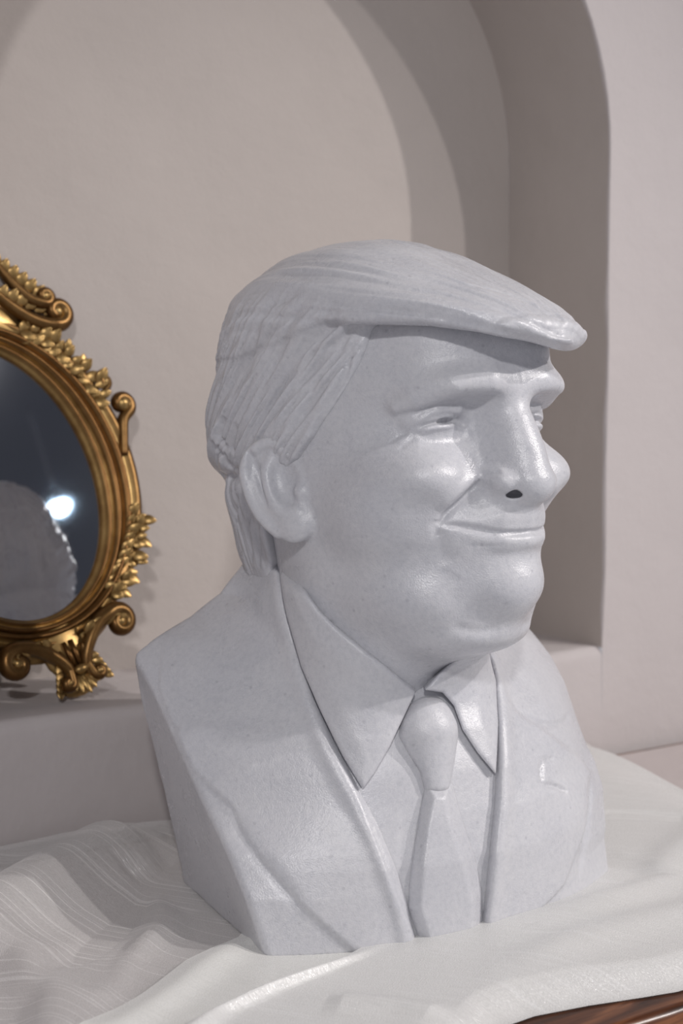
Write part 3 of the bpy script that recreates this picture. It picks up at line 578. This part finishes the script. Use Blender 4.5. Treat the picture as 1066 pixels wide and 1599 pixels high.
part('shirt_collar', lambda P: np.minimum(collar_fn(P, 'collar_near'), collar_fn(P, 'collar_far')), (505, -392, 100), (800, -150, 275), 1.7 * HS)
tie = part('necktie', blade_fn, (570, -400, -4), (720, -280, 190), 1.7 * HS)
tie_k = part('tie_knot', knot_fn, (590, -400, 80), (680, -280, 190), 1.5 * HS, parent=tie)
# ---------------------------------------------------------------- oval gilt mirror (local frame: x right, y up, z towards the viewer, metres)
def gilt():
    m, nt, bs = mat('aged_gilt_crevice_shade'); L = nt.links.new; tc = N(nt, 'ShaderNodeTexCoord')
    n = N(nt, 'ShaderNodeTexNoise', inputs={'Scale': 45., 'Detail': 6., 'Roughness': .65}); L(tc.outputs['Object'], n.inputs['Vector'])
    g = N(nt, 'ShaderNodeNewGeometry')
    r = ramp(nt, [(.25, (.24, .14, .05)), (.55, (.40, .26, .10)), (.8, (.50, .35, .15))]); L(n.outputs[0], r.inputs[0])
    r2 = ramp(nt, [(.44, (.35, .26, .2)), (.52, (1, 1, 1))]); L(g.outputs['Pointiness'], r2.inputs[0])  # crevices darkened: patina together with occlusion-like shade put into the gilt colour
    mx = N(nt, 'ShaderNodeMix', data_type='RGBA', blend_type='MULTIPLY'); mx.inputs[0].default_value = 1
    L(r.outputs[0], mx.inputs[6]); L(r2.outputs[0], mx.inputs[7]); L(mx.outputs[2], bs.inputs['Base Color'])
    bs.inputs['Metallic'].default_value = .82; bs.inputs['Roughness'].default_value = .36
    bump(nt, bs, n.outputs[0], .25, .001); return m
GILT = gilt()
def tube_mesh(name, pts, rad, seg=12, flat=1.0):
    p = np.array(pts, float); n = len(p); T = np.gradient(p, axis=0); T /= np.linalg.norm(T, axis=1)[:, None] + 1e-12
    up = np.array([0, 0, 1.]); S = np.cross(T, up); S /= np.linalg.norm(S, axis=1)[:, None] + 1e-9; Nn = np.cross(S, T)
    a = np.linspace(0, 2 * np.pi, seg, endpoint=False); r = np.asarray(rad, float)[:, None, None]
    P = p[:, None] + r * (S[:, None] * np.cos(a)[None, :, None] + flat * Nn[:, None] * np.sin(a)[None, :, None])
    V = np.vstack([P.reshape(-1, 3), p[:1], p[-1:]]); I = np.arange(n * seg).reshape(n, seg); J = np.roll(I, -1, 1)
    Q = np.stack([I[:-1], J[:-1], J[1:], I[1:]], -1).reshape(-1, 4).tolist()
    F = [list(q) for q in Q] + [[n * seg, J[0, k], I[0, k]] for k in range(seg)] + [[n * seg + 1, I[-1, k], J[-1, k]] for k in range(seg)]
    me = bpy.data.meshes.new(name); me.from_pydata(V.tolist(), [], F); me.polygons.foreach_set('use_smooth', [True] * len(me.polygons)); me.update(); return me
def spiral_pts(path, turns=1.3, r0=9., shrink=.28, ccw=1, n=22):
    """a smooth path (mm) that ends in a curl; returns 2-D points"""
    p = catmull([(a, b, 0) for a, b in path], 8)[:, :2]; d = p[-1] - p[-2]; d /= np.linalg.norm(d)
    nrm = np.array([-d[1], d[0]]) * ccw; c = p[-1] + nrm * r0; a0 = math.atan2(*(p[-1] - c)[::-1]); out = [p]
    k = np.arange(1, n + 1) / n; rr = r0 * (1 - (1 - shrink) * k); aa = a0 + ccw * k * turns * 2 * math.pi
    out.append(np.stack([c[0] + rr * np.cos(aa), c[1] + rr * np.sin(aa)], 1)); return np.vstack(out), c
mirror = link('oval_mirror', None, None, None, label='oval mirror in a carved gilt scrollwork frame leaning on the niche wall', category='mirror')
lean, roll = math.radians(17), math.radians(14.5)
yawm = Matrix.Rotation(math.radians(6), 3, 'Z')
MU = yawm @ Vector((math.cos(roll), math.sin(roll) * math.sin(lean), math.sin(roll) * math.cos(lean)))
MV = yawm @ Vector((-math.sin(roll), math.cos(roll) * math.sin(lean), math.cos(roll) * math.cos(lean)))
MW = MU.cross(MV)
mirror.matrix_world = Matrix(((MU.x, MV.x, MW.x, .451), (MU.y, MV.y, MW.y, .118), (MU.z, MV.z, MW.z, .322), (0, 0, 0, 1)))
ME_P = mirror
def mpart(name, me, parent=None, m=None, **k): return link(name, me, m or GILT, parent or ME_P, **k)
def ring(name, prof, n=180, m=None):
    t = np.linspace(0, 2 * np.pi, n, endpoint=False); P = np.zeros((n, len(prof), 3))
    for j, (d, w) in enumerate(prof):
        P[:, j, 0] = (106 + d) * np.cos(t); P[:, j, 1] = (139 + d * .62) * np.sin(t); P[:, j, 2] = w
    return mpart(name, grid_mesh(name, P / 1000, closed_u=True, closed_v=True), m=m)
ring('inner_moulding', [(-4, -3), (-3, 3), (0, 4), (2, 8), (4, 10), (6.5, 9.5), (8, 6), (9, 6), (10, 10), (13, 14), (16, 13.5), (18, 9), (18, -6), (-4, -6)])
ring('frame', [(17, 7), (19, 7.5), (20, 13), (23, 16.5), (27, 15.5), (29, 10), (31, 8), (33, 8.5), (37, 11), (41, 10.5), (45, 6), (46, -2), (44, -7), (17, -7)])
t = np.linspace(0, 2 * np.pi, 96, endpoint=False)
V = [(0, 0, .0)] + [(.1045 * math.cos(a), .1375 * math.sin(a), .0) for a in t]
me = bpy.data.meshes.new('mirror_glass'); me.from_pydata(V, [], [[0, 1 + i, 1 + (i + 1) % 96] for i in range(96)])
gm, gnt, gbs = mat('silvered_glass'); gbs.inputs['Base Color'].default_value = (.62, .65, .70, 1); gbs.inputs['Metallic'].default_value = 1; gbs.inputs['Roughness'].default_value = .03
mpart('mirror_glass', me, m=gm, label='oval dark reflecting glass')
V = [(0, 0, -.006)] + [(.150 * math.cos(a), .165 * math.sin(a), -.006) for a in t]
V += [(x, y, -.013) for x, y, z in V]
F = [[0, 1 + i, 1 + (i + 1) % 96] for i in range(96)] + [[97, 98 + (i + 1) % 96, 98 + i] for i in range(96)] + [[1 + i, 98 + i, 98 + (i + 1) % 96, 1 + (i + 1) % 96] for i in range(96)]
me = bpy.data.meshes.new('backing_board'); me.from_pydata(V, [], F); mpart('backing_board', me)
def scroll(path, r0, ccw, w0=12, rad=(3.2, 5.5, 2.2), turns=1.25, eye=4.5, lift=5, name='scroll', shrink=.3):
    for sgn in (1, -1):
        p2, c = spiral_pts(path, turns, r0, shrink, ccw); n = len(p2); u = np.linspace(0, 1, n)
        w = w0 + lift * np.sin(u * math.pi * .5); P = np.stack([p2[:, 0] * sgn, p2[:, 1], w], 1) / 1000
        R = np.interp(u, [0, .55, 1], rad) / 1000
        o = mpart(name, tube_mesh(name, P, R, 12, 1.25))
        b = bmesh.new(); bmesh.ops.create_uvsphere(b, u_segments=14, v_segments=9, radius=eye / 1000)
        bmesh.ops.translate(b, verts=b.verts, vec=(c[0] * sgn / 1000, c[1] / 1000, (w0 + lift + 1) / 1000))
        me = bpy.data.meshes.new('scroll_eye'); b.to_mesh(me); b.free(); me.polygons.foreach_set('use_smooth', [True] * len(me.polygons)); mpart('scroll_eye', me, parent=o)
# shoulders: the long volute ending in the ball, the S scrolls of the crest, the foot scrolls
scroll([(139, -14), (146, 4), (153, 20), (163, 27)], 10.5, 1, 7, (5, 6.5, 5), .9, 8.5, 4)
scroll([(58, 192), (74, 165), (91, 144), (108, 132), (120, 129)], 13, 1, 12, (4.5, 8, 5), .95, 6)
scroll([(80, 206), (88, 182), (99, 162), (111, 153)], 8, 1, 13, (4, 6.5, 3.5), 1.0, 5)
scroll([(140, 50), (150, 57)], 6, 1, 9, (3, 4, 3), .9, 4.2)
scroll([(11, -206), (10, -190), (20, -174), (36, -160), (54, -154)], 13.5, -1, 12, (5, 8, 5), 1.05, 6)
scroll([(14, -172), (10, -188), (12, -203)], 5.4, 1, 13, (3.4, 5, 3.4), .9, 3.8)
# frame rails that carry the scrolls
def blob(name, parts_):
    b = bmesh.new()
    for (x, y, w, rx, ry, rw, ang) in parts_:
        r = bmesh.ops.create_uvsphere(b, u_segments=16, v_segments=10, radius=1)['verts']
        M_ = Matrix.Translation((x / 1000, y / 1000, w / 1000)) @ Matrix.Rotation(math.radians(ang), 4, 'Z') @ Matrix.Diagonal((rx / 1000, ry / 1000, rw / 1000, 1)); bmesh.ops.transform(b, matrix=M_, verts=r)
    me = bpy.data.meshes.new(name); b.to_mesh(me); b.free(); me.polygons.foreach_set('use_smooth', [True] * len(me.polygons)); return mpart(name, me)
blob('crest_base', [(0, 168, 4, 66, 26, 9, 0), (52, 160, 4, 44, 20, 8, -38), (-52, 160, 4, 44, 20, 8, 38)])
for sg in (1, -1):
    pa = np.array([((106 + 38) * math.cos(math.radians(q)) * sg, (139 + 23) * math.sin(math.radians(q)), 5) for q in range(10, 62, 4)]) / 1000
    mpart('leaf_rail', tube_mesh('leaf_rail', pa, np.interp(np.linspace(0, 1, len(pa)), [0, .3, .8, 1], [.003, .009, .010, .004]), 12, .8))
    pa = np.array([((106 + 34) * math.cos(math.radians(q)) * sg, (139 + 19) * math.sin(math.radians(q)), 4) for q in range(-24, -68, -4)]) / 1000
    mpart('leaf_rail', tube_mesh('leaf_rail', pa, np.interp(np.linspace(0, 1, len(pa)), [0, .3, .8, 1], [.003, .009, .010, .005]), 12, .8))
    mpart('crest_rail', tube_mesh('crest_rail', np.array([(sg * 64, 176, 3), (sg * 80, 160, 4), (sg * 96, 146, 4), (sg * 112, 136, 3)]) / 1000, [.012, .014, .010, .005], 14, .6))
blob('foot_base', [(0, -172, 4, 26, 30, 8, 0), (34, -162, 3, 30, 12, 8, 22), (-34, -162, 3, 30, 12, 8, -22)])
def petal(L=14., W=4.5, H=3.):
    """one carved leaf lobe, pointing along +y, with a mid groove (mm)"""
    n, k = 9, 8; P = np.zeros((n, k, 3))
    for i in range(n):
        t_ = i / (n - 1); w = W * math.sin(math.pi * min(1, t_ * .93 + .06)) ** .7 * (1 - .3 * t_)
        for j in range(k):
            a = 2 * math.pi * j / k; P[i, j] = (w * math.cos(a), L * t_, H * (math.sin(a) * (.9 if math.sin(a) < 0 else 1)) * math.sin(math.pi * min(1, t_ * .9 + .08)) + H * 1.2 * t_ * t_ - (1.1 if abs(math.sin(a) - 1) < .01 else 0))
    return grid_mesh('leaf', P / 1000, closed_v=True)
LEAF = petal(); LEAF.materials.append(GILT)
rl = random.Random(4)
def leaf(x, y, w, ang, s, parent=None, tilt=0, wide=1):
    o = bpy.data.objects.new('leaf', LEAF); COL.objects.link(o); o.parent = parent or mirror
    o.location = (x / 1000, y / 1000, w / 1000); o.rotation_euler = (math.radians(tilt), 0, math.radians(ang)); o.scale = (s * wide, s, s); return o
# leaf sprays along both shoulders (upper) and both flanks (lower)
def ell_pt(a, d): return (106 + d) * math.cos(a), (139 + d * .62) * math.sin(a)
for sgn in (1, -1):
    for i in range(11):
        a = math.radians(56 - i * 3.7); x, y = ell_pt(a, 36 + (i % 2) * 2); out = math.degrees(math.atan2(y, x)) - 90
        for q, (dd, da) in enumerate(((5, -16), (-6, -62), (9, 24) if i % 2 else (2, -100))):
            xx = x + dd * math.cos(a) - 2; yy = y + dd * math.sin(a) - 4
            leaf(sgn * xx, yy, 10 + rl.uniform(0, 5), sgn * (out + da + rl.uniform(-14, 14)), rl.uniform(.85, 1.25), tilt=rl.uniform(0, 22), wide=1.45)
    for i in range(10):
        a = math.radians(-29 - i * 3.6); x, y = ell_pt(a, 33 - i * .8); out = math.degrees(math.atan2(y, x)) - 90
        for q, (dd, da) in enumerate(((3, 20), (-7, 70), (5, 95) if i % 2 else (7, -8))):
            xx = x + dd * math.cos(a); yy = y + dd * math.sin(a)
            leaf(sgn * xx, yy, 9 + rl.uniform(0, 5), sgn * (out + da + rl.uniform(-14, 14)), rl.uniform(.55, .85) * (1.5 if q == 0 and i in (1, 4, 7) else 1.3), tilt=rl.uniform(0, 22), wide=1.4)
    # acanthus riding on the foot scrolls and the crest
    for i in range(6): leaf(sgn * (20 + i * 6.5), -166 + i * 2.1 - .25 * i * i, 17, sgn * (-40 - i * 12), 1.05, tilt=14, wide=1.3)
    for i in range(5): leaf(sgn * (14 + i * 2.5), -184 - i * 5, 12, sgn * (-115 - i * 8), .85, tilt=10, wide=1.4)
    for i in range(7): leaf(sgn * (62 + i * 8), 172 - i * 4.6, 14, sgn * (-28 - i * 10), 1.1, tilt=12, wide=1.5)
    for i in range(6): leaf(sgn * (78 + i * 6), 200 - i * 7.5, 11, sgn * (-30 - i * 6), 1.15, tilt=12, wide=1.5)
# shell foot and crest shell
for i in range(9):
    a = -78 + i * 19.5; leaf(0 + math.sin(math.radians(a)) * 3, -197, 12, 180 + a, 1.62 - .006 * abs(a), tilt=8, wide=.72)
for i in range(9):
    a = -80 + i * 20; leaf(math.sin(math.radians(a)) * 4, 200, 12, -a, 2.1, tilt=8, wide=.9)
blob('boss', [(0, -194, 19, 8, 4.5, 5, 0)])
blob('shell_foot', [(0, -206, 4, 22, 13, 9, 0)])
blob('crest_shell', [(0, 206, 5, 30, 22, 8, 0)])
for s_ in (1, -1):
    b = mpart('fluting', tube_mesh('fluting', np.array([(s_ * 4, -165, 12), (s_ * 3.4, -178, 14), (s_ * 2.6, -190, 15)]) / 1000, [.0024, .003, .0022], 10))

# ---------------------------------------------------------------- table
def wood():
    m, nt, bs = mat('polished_dark_wood'); L = nt.links.new; tc = N(nt, 'ShaderNodeTexCoord'); mp = N(nt, 'ShaderNodeMapping'); mp.inputs['Scale'].default_value = (1, 7, 7); L(tc.outputs['Object'], mp.inputs[0])
    n = N(nt, 'ShaderNodeTexNoise', inputs={'Scale': 6., 'Detail': 6., 'Distortion': 1.6}); L(mp.outputs[0], n.inputs['Vector'])
    r = ramp(nt, [(.35, (.022, .008, .004)), (.5, (.10, .034, .014)), (.62, (.22, .085, .035)), (.75, (.10, .03, .012))]); L(n.outputs[0], r.inputs[0]); L(r.outputs[0], bs.inputs['Base Color'])
    bs.inputs['Roughness'].default_value = .28; bump(nt, bs, n.outputs[0], .15, .001); return m
WOOD = wood()
table = link('table', None, None, None, label='dark polished wooden table standing against the white wall', category='table')
table.location = (.75, -.27, -.78)
def slab(name, x0, x1, y0, y1, z0, z1, wav=0., parent=table, m=WOOD):
    n = 80; xs = np.linspace(x0, x1, n); prof = [(0, z1), (-.004, z1 - .001), (-.007, z1 - .005), (-.008, (z0 + z1) / 2), (-.004, z0 + .003), (0.002, z0)]
    P = np.zeros((n, len(prof) * 2, 3))
    for i, x in enumerate(xs):
        wv = wav * (math.sin(x * 9) + .6 * math.sin(x * 23 + 1))
        for j, (dy, z) in enumerate(prof): P[i, j] = (x, y0 + dy + wv, z)
        for j, (dy, z) in enumerate(prof[::-1]): P[i, len(prof) + j] = (x, y1 - dy, z)
    me = grid_mesh(name, P - np.array([.75, -.27, -.78]), closed_v=True, smooth=False); bm_ = bmesh.new(); bm_.from_mesh(me); bmesh.ops.holes_fill(bm_, edges=bm_.edges, sides=40); bmesh.ops.recalc_face_normals(bm_, faces=bm_.faces); bm_.to_mesh(me); bm_.free()
    return link(name, me, m, parent)
slab('tabletop', -.35, 1.85, -.530, -.014, -.042, -.006, .006)
slab('apron', -.28, 1.78, -.50, -.05, -.13, -.044)
for lx in (-.24, 1.74):
    for ly in (-.46, -.09):
        b = bmesh.new(); bx(b, (lx - .03 - .75, ly - .03 + .27, 0), (lx + .03 - .75, ly + .03 + .27, .65)); bmesh.ops.bevel(b, geom=b.edges, offset=.006, segments=2)
        me = bpy.data.meshes.new('leg'); b.to_mesh(me); b.free(); link('leg', me, WOOD, table)

# ---------------------------------------------------------------- cloths
def fabric(name, col, alpha, rough, sheen, thread=1.0, spark=.5):
    m, nt, bs = mat(name); L = nt.links.new; tc = N(nt, 'ShaderNodeTexCoord')
    def noise(sx, sy, det):
        mp = N(nt, 'ShaderNodeMapping'); L(tc.outputs['UV'], mp.inputs[0]); mp.inputs['Scale'].default_value = (sx, sy, 1)
        n_ = N(nt, 'ShaderNodeTexNoise', inputs={'Scale': 1., 'Detail': det, 'Roughness': .5}); L(mp.outputs[0], n_.inputs['Vector']); return n_
    n = noise(520, 6, 0.); weave = noise(1300, 60, 1.); n2 = noise(1500, 1000, 1.)
    th = ramp(nt, [(.60, (0, 0, 0)), (.72, (1, 1, 1))]); L(n.outputs[0], th.inputs[0])                # thin single threads
    wv = ramp(nt, [(.35, tuple(c * .93 for c in col)), (.65, col)]); L(weave.outputs[0], wv.inputs[0])
    mx0 = N(nt, 'ShaderNodeMix', data_type='RGBA'); L(wv.outputs[0], mx0.inputs[6]); mx0.inputs[7].default_value = (*[min(1, c * 1.15) for c in col], 1)
    f0 = N(nt, 'ShaderNodeMath', operation='MULTIPLY'); f0.inputs[1].default_value = thread; L(th.outputs[0], f0.inputs[0]); L(f0.outputs[0], mx0.inputs[0])
    L(mx0.outputs[2], bs.inputs['Base Color'])
    rr = N(nt, 'ShaderNodeMapRange'); rr.inputs[1].default_value = .35; rr.inputs[2].default_value = .65; rr.inputs[3].default_value = max(.08, rough - .16); rr.inputs[4].default_value = rough + .2; L(n2.outputs[0], rr.inputs[0]); L(rr.outputs[0], bs.inputs['Roughness']); bs.inputs['Sheen Weight'].default_value = sheen; bs.inputs['Sheen Roughness'].default_value = .35
    bs.inputs['Specular IOR Level'].default_value = .9
    b = bump(nt, bs, weave.outputs[0], .25, .0005); bump(nt, bs, n2.outputs[0], spark, .0010, b)
    tr = N(nt, 'ShaderNodeBsdfTransparent'); tl = N(nt, 'ShaderNodeBsdfTranslucent'); tl.inputs[0].default_value = (*col, 1)
    mx = N(nt, 'ShaderNodeMixShader'); mx.inputs[0].default_value = .12; L(bs.outputs[0], mx.inputs[1]); L(tl.outputs[0], mx.inputs[2])
    mx2 = N(nt, 'ShaderNodeMixShader'); ra = N(nt, 'ShaderNodeMapRange'); ra.inputs[3].default_value = alpha; ra.inputs[4].default_value = min(1, alpha + .3)
    L(f0.outputs[0], ra.inputs[0]); L(ra.outputs[0], mx2.inputs[0])
    L(tr.outputs[0], mx2.inputs[1]); L(mx.outputs[0], mx2.inputs[2]); L(mx2.outputs[0], nt.nodes['Material Output'].inputs[0]); return m
SHEER = fabric('sheer_organza', (.80, .78, .77), .66, .28, .6, .55, .8)
IVORY = fabric('ivory_satin', (.93, .93, .90), .97, .32, .4, .1, .4)
SHIMMER = fabric('shimmering_organza', (.96, .955, .94), .9, .24, .4, .3, .6)
PINK = plaster('pale_pink_cotton', (.56, .50, .49), .9)
def add_uv(me, nu, nv, su, sv, U=None):
    uvl = me.uv_layers.new(name='UV'); li = np.zeros(len(me.loops), np.int32); me.loops.foreach_get('vertex_index', li)
    i, j = li // nv, li % nv; uvl.data.foreach_set('uv', np.stack([i / (nu - 1) * su, j / (nv - 1) * sv], 1).astype(np.float32).ravel())
def bp_pts(L): return np.array(L, float)
def plseg(X, Y, pts):
    d = np.full(X.shape, 9.); s = np.zeros(X.shape); sd = np.zeros(X.shape); cum = 0.
    for (ax, ay), (bx_, by_) in zip(pts[:-1], pts[1:]):
        ex, ey = bx_ - ax, by_ - ay; L2 = ex * ex + ey * ey; t_ = np.clip(((X - ax) * ex + (Y - ay) * ey) / L2, 0, 1)
        qx, qy = X - ax - ex * t_, Y - ay - ey * t_; dd = np.hypot(qx, qy); m_ = dd < d; d = np.where(m_, dd, d); s = np.where(m_, cum + t_ * math.sqrt(L2), s)
        sd = np.where(m_, np.sign(ex * qy - ey * qx), sd); cum += math.sqrt(L2)
    return d, s / cum, sd
def cloth_height(X, Y):
    Z = .004 + .0022 * noise3(X * 6, Y * 6, X * 0) + .0012 * noise3(X * 17 + 3, Y * 13, X * 0)
    for pts, amp, w, w2 in FOLDS:
        d, s, sd = plseg(X, Y, pts); ww = np.where(sd > 0, w, w2); Z = Z + amp * np.exp(-(d / ww) ** 2) * np.clip(np.minimum(s * 6, (1 - s) * 6), 0.25 if amp > 0 else 0, 1)
    # it lies flat beneath the stone
    q = np.maximum(np.abs(X - .655) - .165, np.abs(Y + .255) - .10)
    under = sstep(.035, .002, q); Z = Z * (1 - under) + .0012 * under
    # it bunches up where it meets the wall on the left
    Z = Z + .007 * sstep(-.10, -.03, Y) * sstep(.62, .45, X) + .012 * sstep(-.07, -.02, Y) * sstep(.95, 1.15, X) * sstep(1.5, 1.2, X)
    return np.maximum(Z, .0012)
FOLDS = [
 ([(.545, -.055), (.476, -.085), (.403, -.132), (.344, -.176), (.25, -.235)], .036, .042, .045),
 ([(.528, -.107), (.448, -.203), (.400, -.245), (.353, -.283), (.309, -.335)], -.006, .010, .014),
 ([(.30, -.20), (.333, -.26), (.330, -.34), (.29, -.42)], .016, .028, .022),
 ([(.47, -.035), (.505, -.085), (.515, -.14)], -.009, .012, .012),
 ([(.49, -.16), (.455, -.235), (.40, -.30)], .006, .016, .014),
 ([(.45, -.25), (.40, -.29), (.34, -.37)], .004, .010, .010),
 ([(.474, -.431), (.51, -.466), (.53, -.50)], .006, .012, .016),
 ([(.60, -.455), (.70, -.44), (.80, -.44), (.95, -.42)], .005, .016, .022),
 ([(.70, -.40), (.80, -.385), (.90, -.34), (1.0, -.30)], .006, .018, .024),
 ([(.90, -.225), (.935, -.262), (.96, -.30)], -.005, .008, .010),
]
def cloth(name, left, right, y0, y1, nu, nv, m, fz, edge=None, **props):
    """left(y), right(y): side borders; edge(x): wander of the front border"""
    ys = np.linspace(0, 1, nv); u = np.linspace(0, 1, nu)
    Yl = y0 + ys * (y1 - y0); XL = np.array([left(y) for y in Yl]); XR = np.array([right(y) for y in Yl])
    X = XL[None] + u[:, None] * (XR - XL)[None]; Y = np.repeat(Yl[None], nu, 0)
    if edge: Y = Y + np.array([[edge(x) for x in r_] for r_ in X]) * (1 - ys[None]) ** 6
    Z = fz(X, Y); me = grid_mesh(name, np.stack([X, Y, Z], -1))
    uvl = me.uv_layers.new(name='UV'); li = np.zeros(len(me.loops), np.int32); me.loops.foreach_get('vertex_index', li)
    A = np.stack([X * .83 + Y * .56, X * .56 - Y * .83 + Z], -1).reshape(-1, 2)[li]; uvl.data.foreach_set('uv', A.astype(np.float32).ravel())
    return link(name, me, m, **props)
def ipl(xs, ys): return lambda v: float(np.interp(v, xs, ys))
EDGE = lambda x: float(np.interp(x, [.3, .52, .566, .596, .637, .677, .704, .8], [-.02, -.012, .015, .017, .010, .000, -.006, -.008]))
satin_left = ipl([-.53, -.5, -.44, -.384, -.352, -.312, -.29, -.25, -.17, -.016], [.17, .20, .25, .332, .38, .435, .489, .53, .60, .68])
front_left = ipl([-.53, -.47, -.417, -.401, -.383, -.36, -.2, -.016], [.22, .30, .383, .428, .505, .56, .64, .72])
c_right = ipl([-.53, -.22, -.1, 0], [1.07, 1.035, 1.06, 1.07])
def z_satin(X, Y):
    Z = cloth_height(X, Y) + .0012; L_ = np.vectorize(satin_left)(Y)
    vis = sstep(-.27, -.33, Y)
    return Z + vis * (.006 * np.exp(-((X - L_ - .03) / .025) ** 2)) - .0 * X
def z_front(X, Y):
    Z = cloth_height(X, Y) + .0048; L_ = np.vectorize(front_left)(Y); R_ = np.vectorize(c_right)(Y)
    Z = Z + sstep(-.36, -.40, Y) * .007 * np.exp(-((X - L_ - .018) / .014) ** 2)
    ed = np.array([[EDGE(v_) for v_ in r_] for r_ in X]); q = sstep(-.518, -.488, Y - ed); Z = Z * q - .0045 * (1 - q)
    h = sstep(.84, .99, X); e = np.clip((R_ - X) / .05, 0, 1)
    Z = Z + .024 * h * np.sqrt(1 - (1 - e) ** 2) * (.7 + .3 * np.cos((Y + .1) * 14))
    return Z
cloth('under_cloth', lambda y: -.2, lambda y: 1.75, -.47, -.024, 60, 20, PINK, lambda X, Y: X * 0 - .0038, label='plain pale pink cloth lying flat on the table below the shimmering ones', category='cloth')
cloth('organza_cloth', lambda y: .13, ipl([-.53, -.3, -.016], [.5, .62, .80]), -.52, -.012, 420, 300, SHEER, cloth_height, label='greyish see-through organza cloth bunched in big folds left of the bust', category='cloth', group='cloths on the table')
cloth('satin_cloth', satin_left, lambda y: c_right(y) - .03, -.495, -.02, 300, 260, IVORY, z_satin, edge=lambda x: EDGE(x) + .004, label='opaque ivory satin cloth running from under the bust to the lower left corner', category='cloth', group='cloths on the table')
cloth('shimmering_cloth', front_left, c_right, -.518, -.016, 460, 300, SHIMMER, z_front, edge=EDGE, label='sparkling white organza cloth along the dark wooden table edge', category='cloth', group='cloths on the table')

# ---------------------------------------------------------------- ceiling and the lamp seen in the mirror
b = bmesh.new(); bx(b, (-2.2, -6.5, 2.6), (5.2, .2, 2.66)); me = bpy.data.meshes.new('ceiling'); b.to_mesh(me); b.free(); link('ceiling', me, plaster('ceiling_paint', (.095, .10, .12)), kind='structure')
lamp = link('ceiling_lamp', None, None, None, label='small cone shaped ceiling lamp seen glowing in the mirror', category='lamp'); lamp.location = (2.792, -2.952, 2.15)
pts = [(0, 0, .45), (0, 0, .06)]; lm, lnt, lbs = mat('painted_metal'); lbs.inputs['Base Color'].default_value = (.5, .52, .55, 1); lbs.inputs['Roughness'].default_value = .4
link('cord', tube_mesh('cord', np.array([(0.0001 * i, 0, .45 - .39 * i / 8) for i in range(9)]), [.003] * 9, 8), lm, lamp)
tt = np.linspace(0, 2 * np.pi, 32, endpoint=False); P = np.array([[(r_ * math.cos(a), r_ * math.sin(a), z_) for (r_, z_) in ((.008, .075), (.014, .07), (.04, .02), (.052, -.01), (.050, -.01), (.038, .018), (.012, .064))] for a in tt])
link('shade', grid_mesh('shade', P, closed_u=True), lm, lamp)
em = bpy.data.materials.new('lit_bulb'); em.use_nodes = True; e_ = em.node_tree.nodes['Principled BSDF']; e_.inputs['Emission Color'].default_value = (.62, .82, 1, 1); e_.inputs['Emission Strength'].default_value = 30
b = bmesh.new(); bmesh.ops.create_uvsphere(b, u_segments=20, v_segments=12, radius=.034); bmesh.ops.translate(b, verts=b.verts, vec=(0, 0, -.008)); me = bpy.data.meshes.new('bulb'); b.to_mesh(me); b.free(); link('bulb', me, em, lamp)
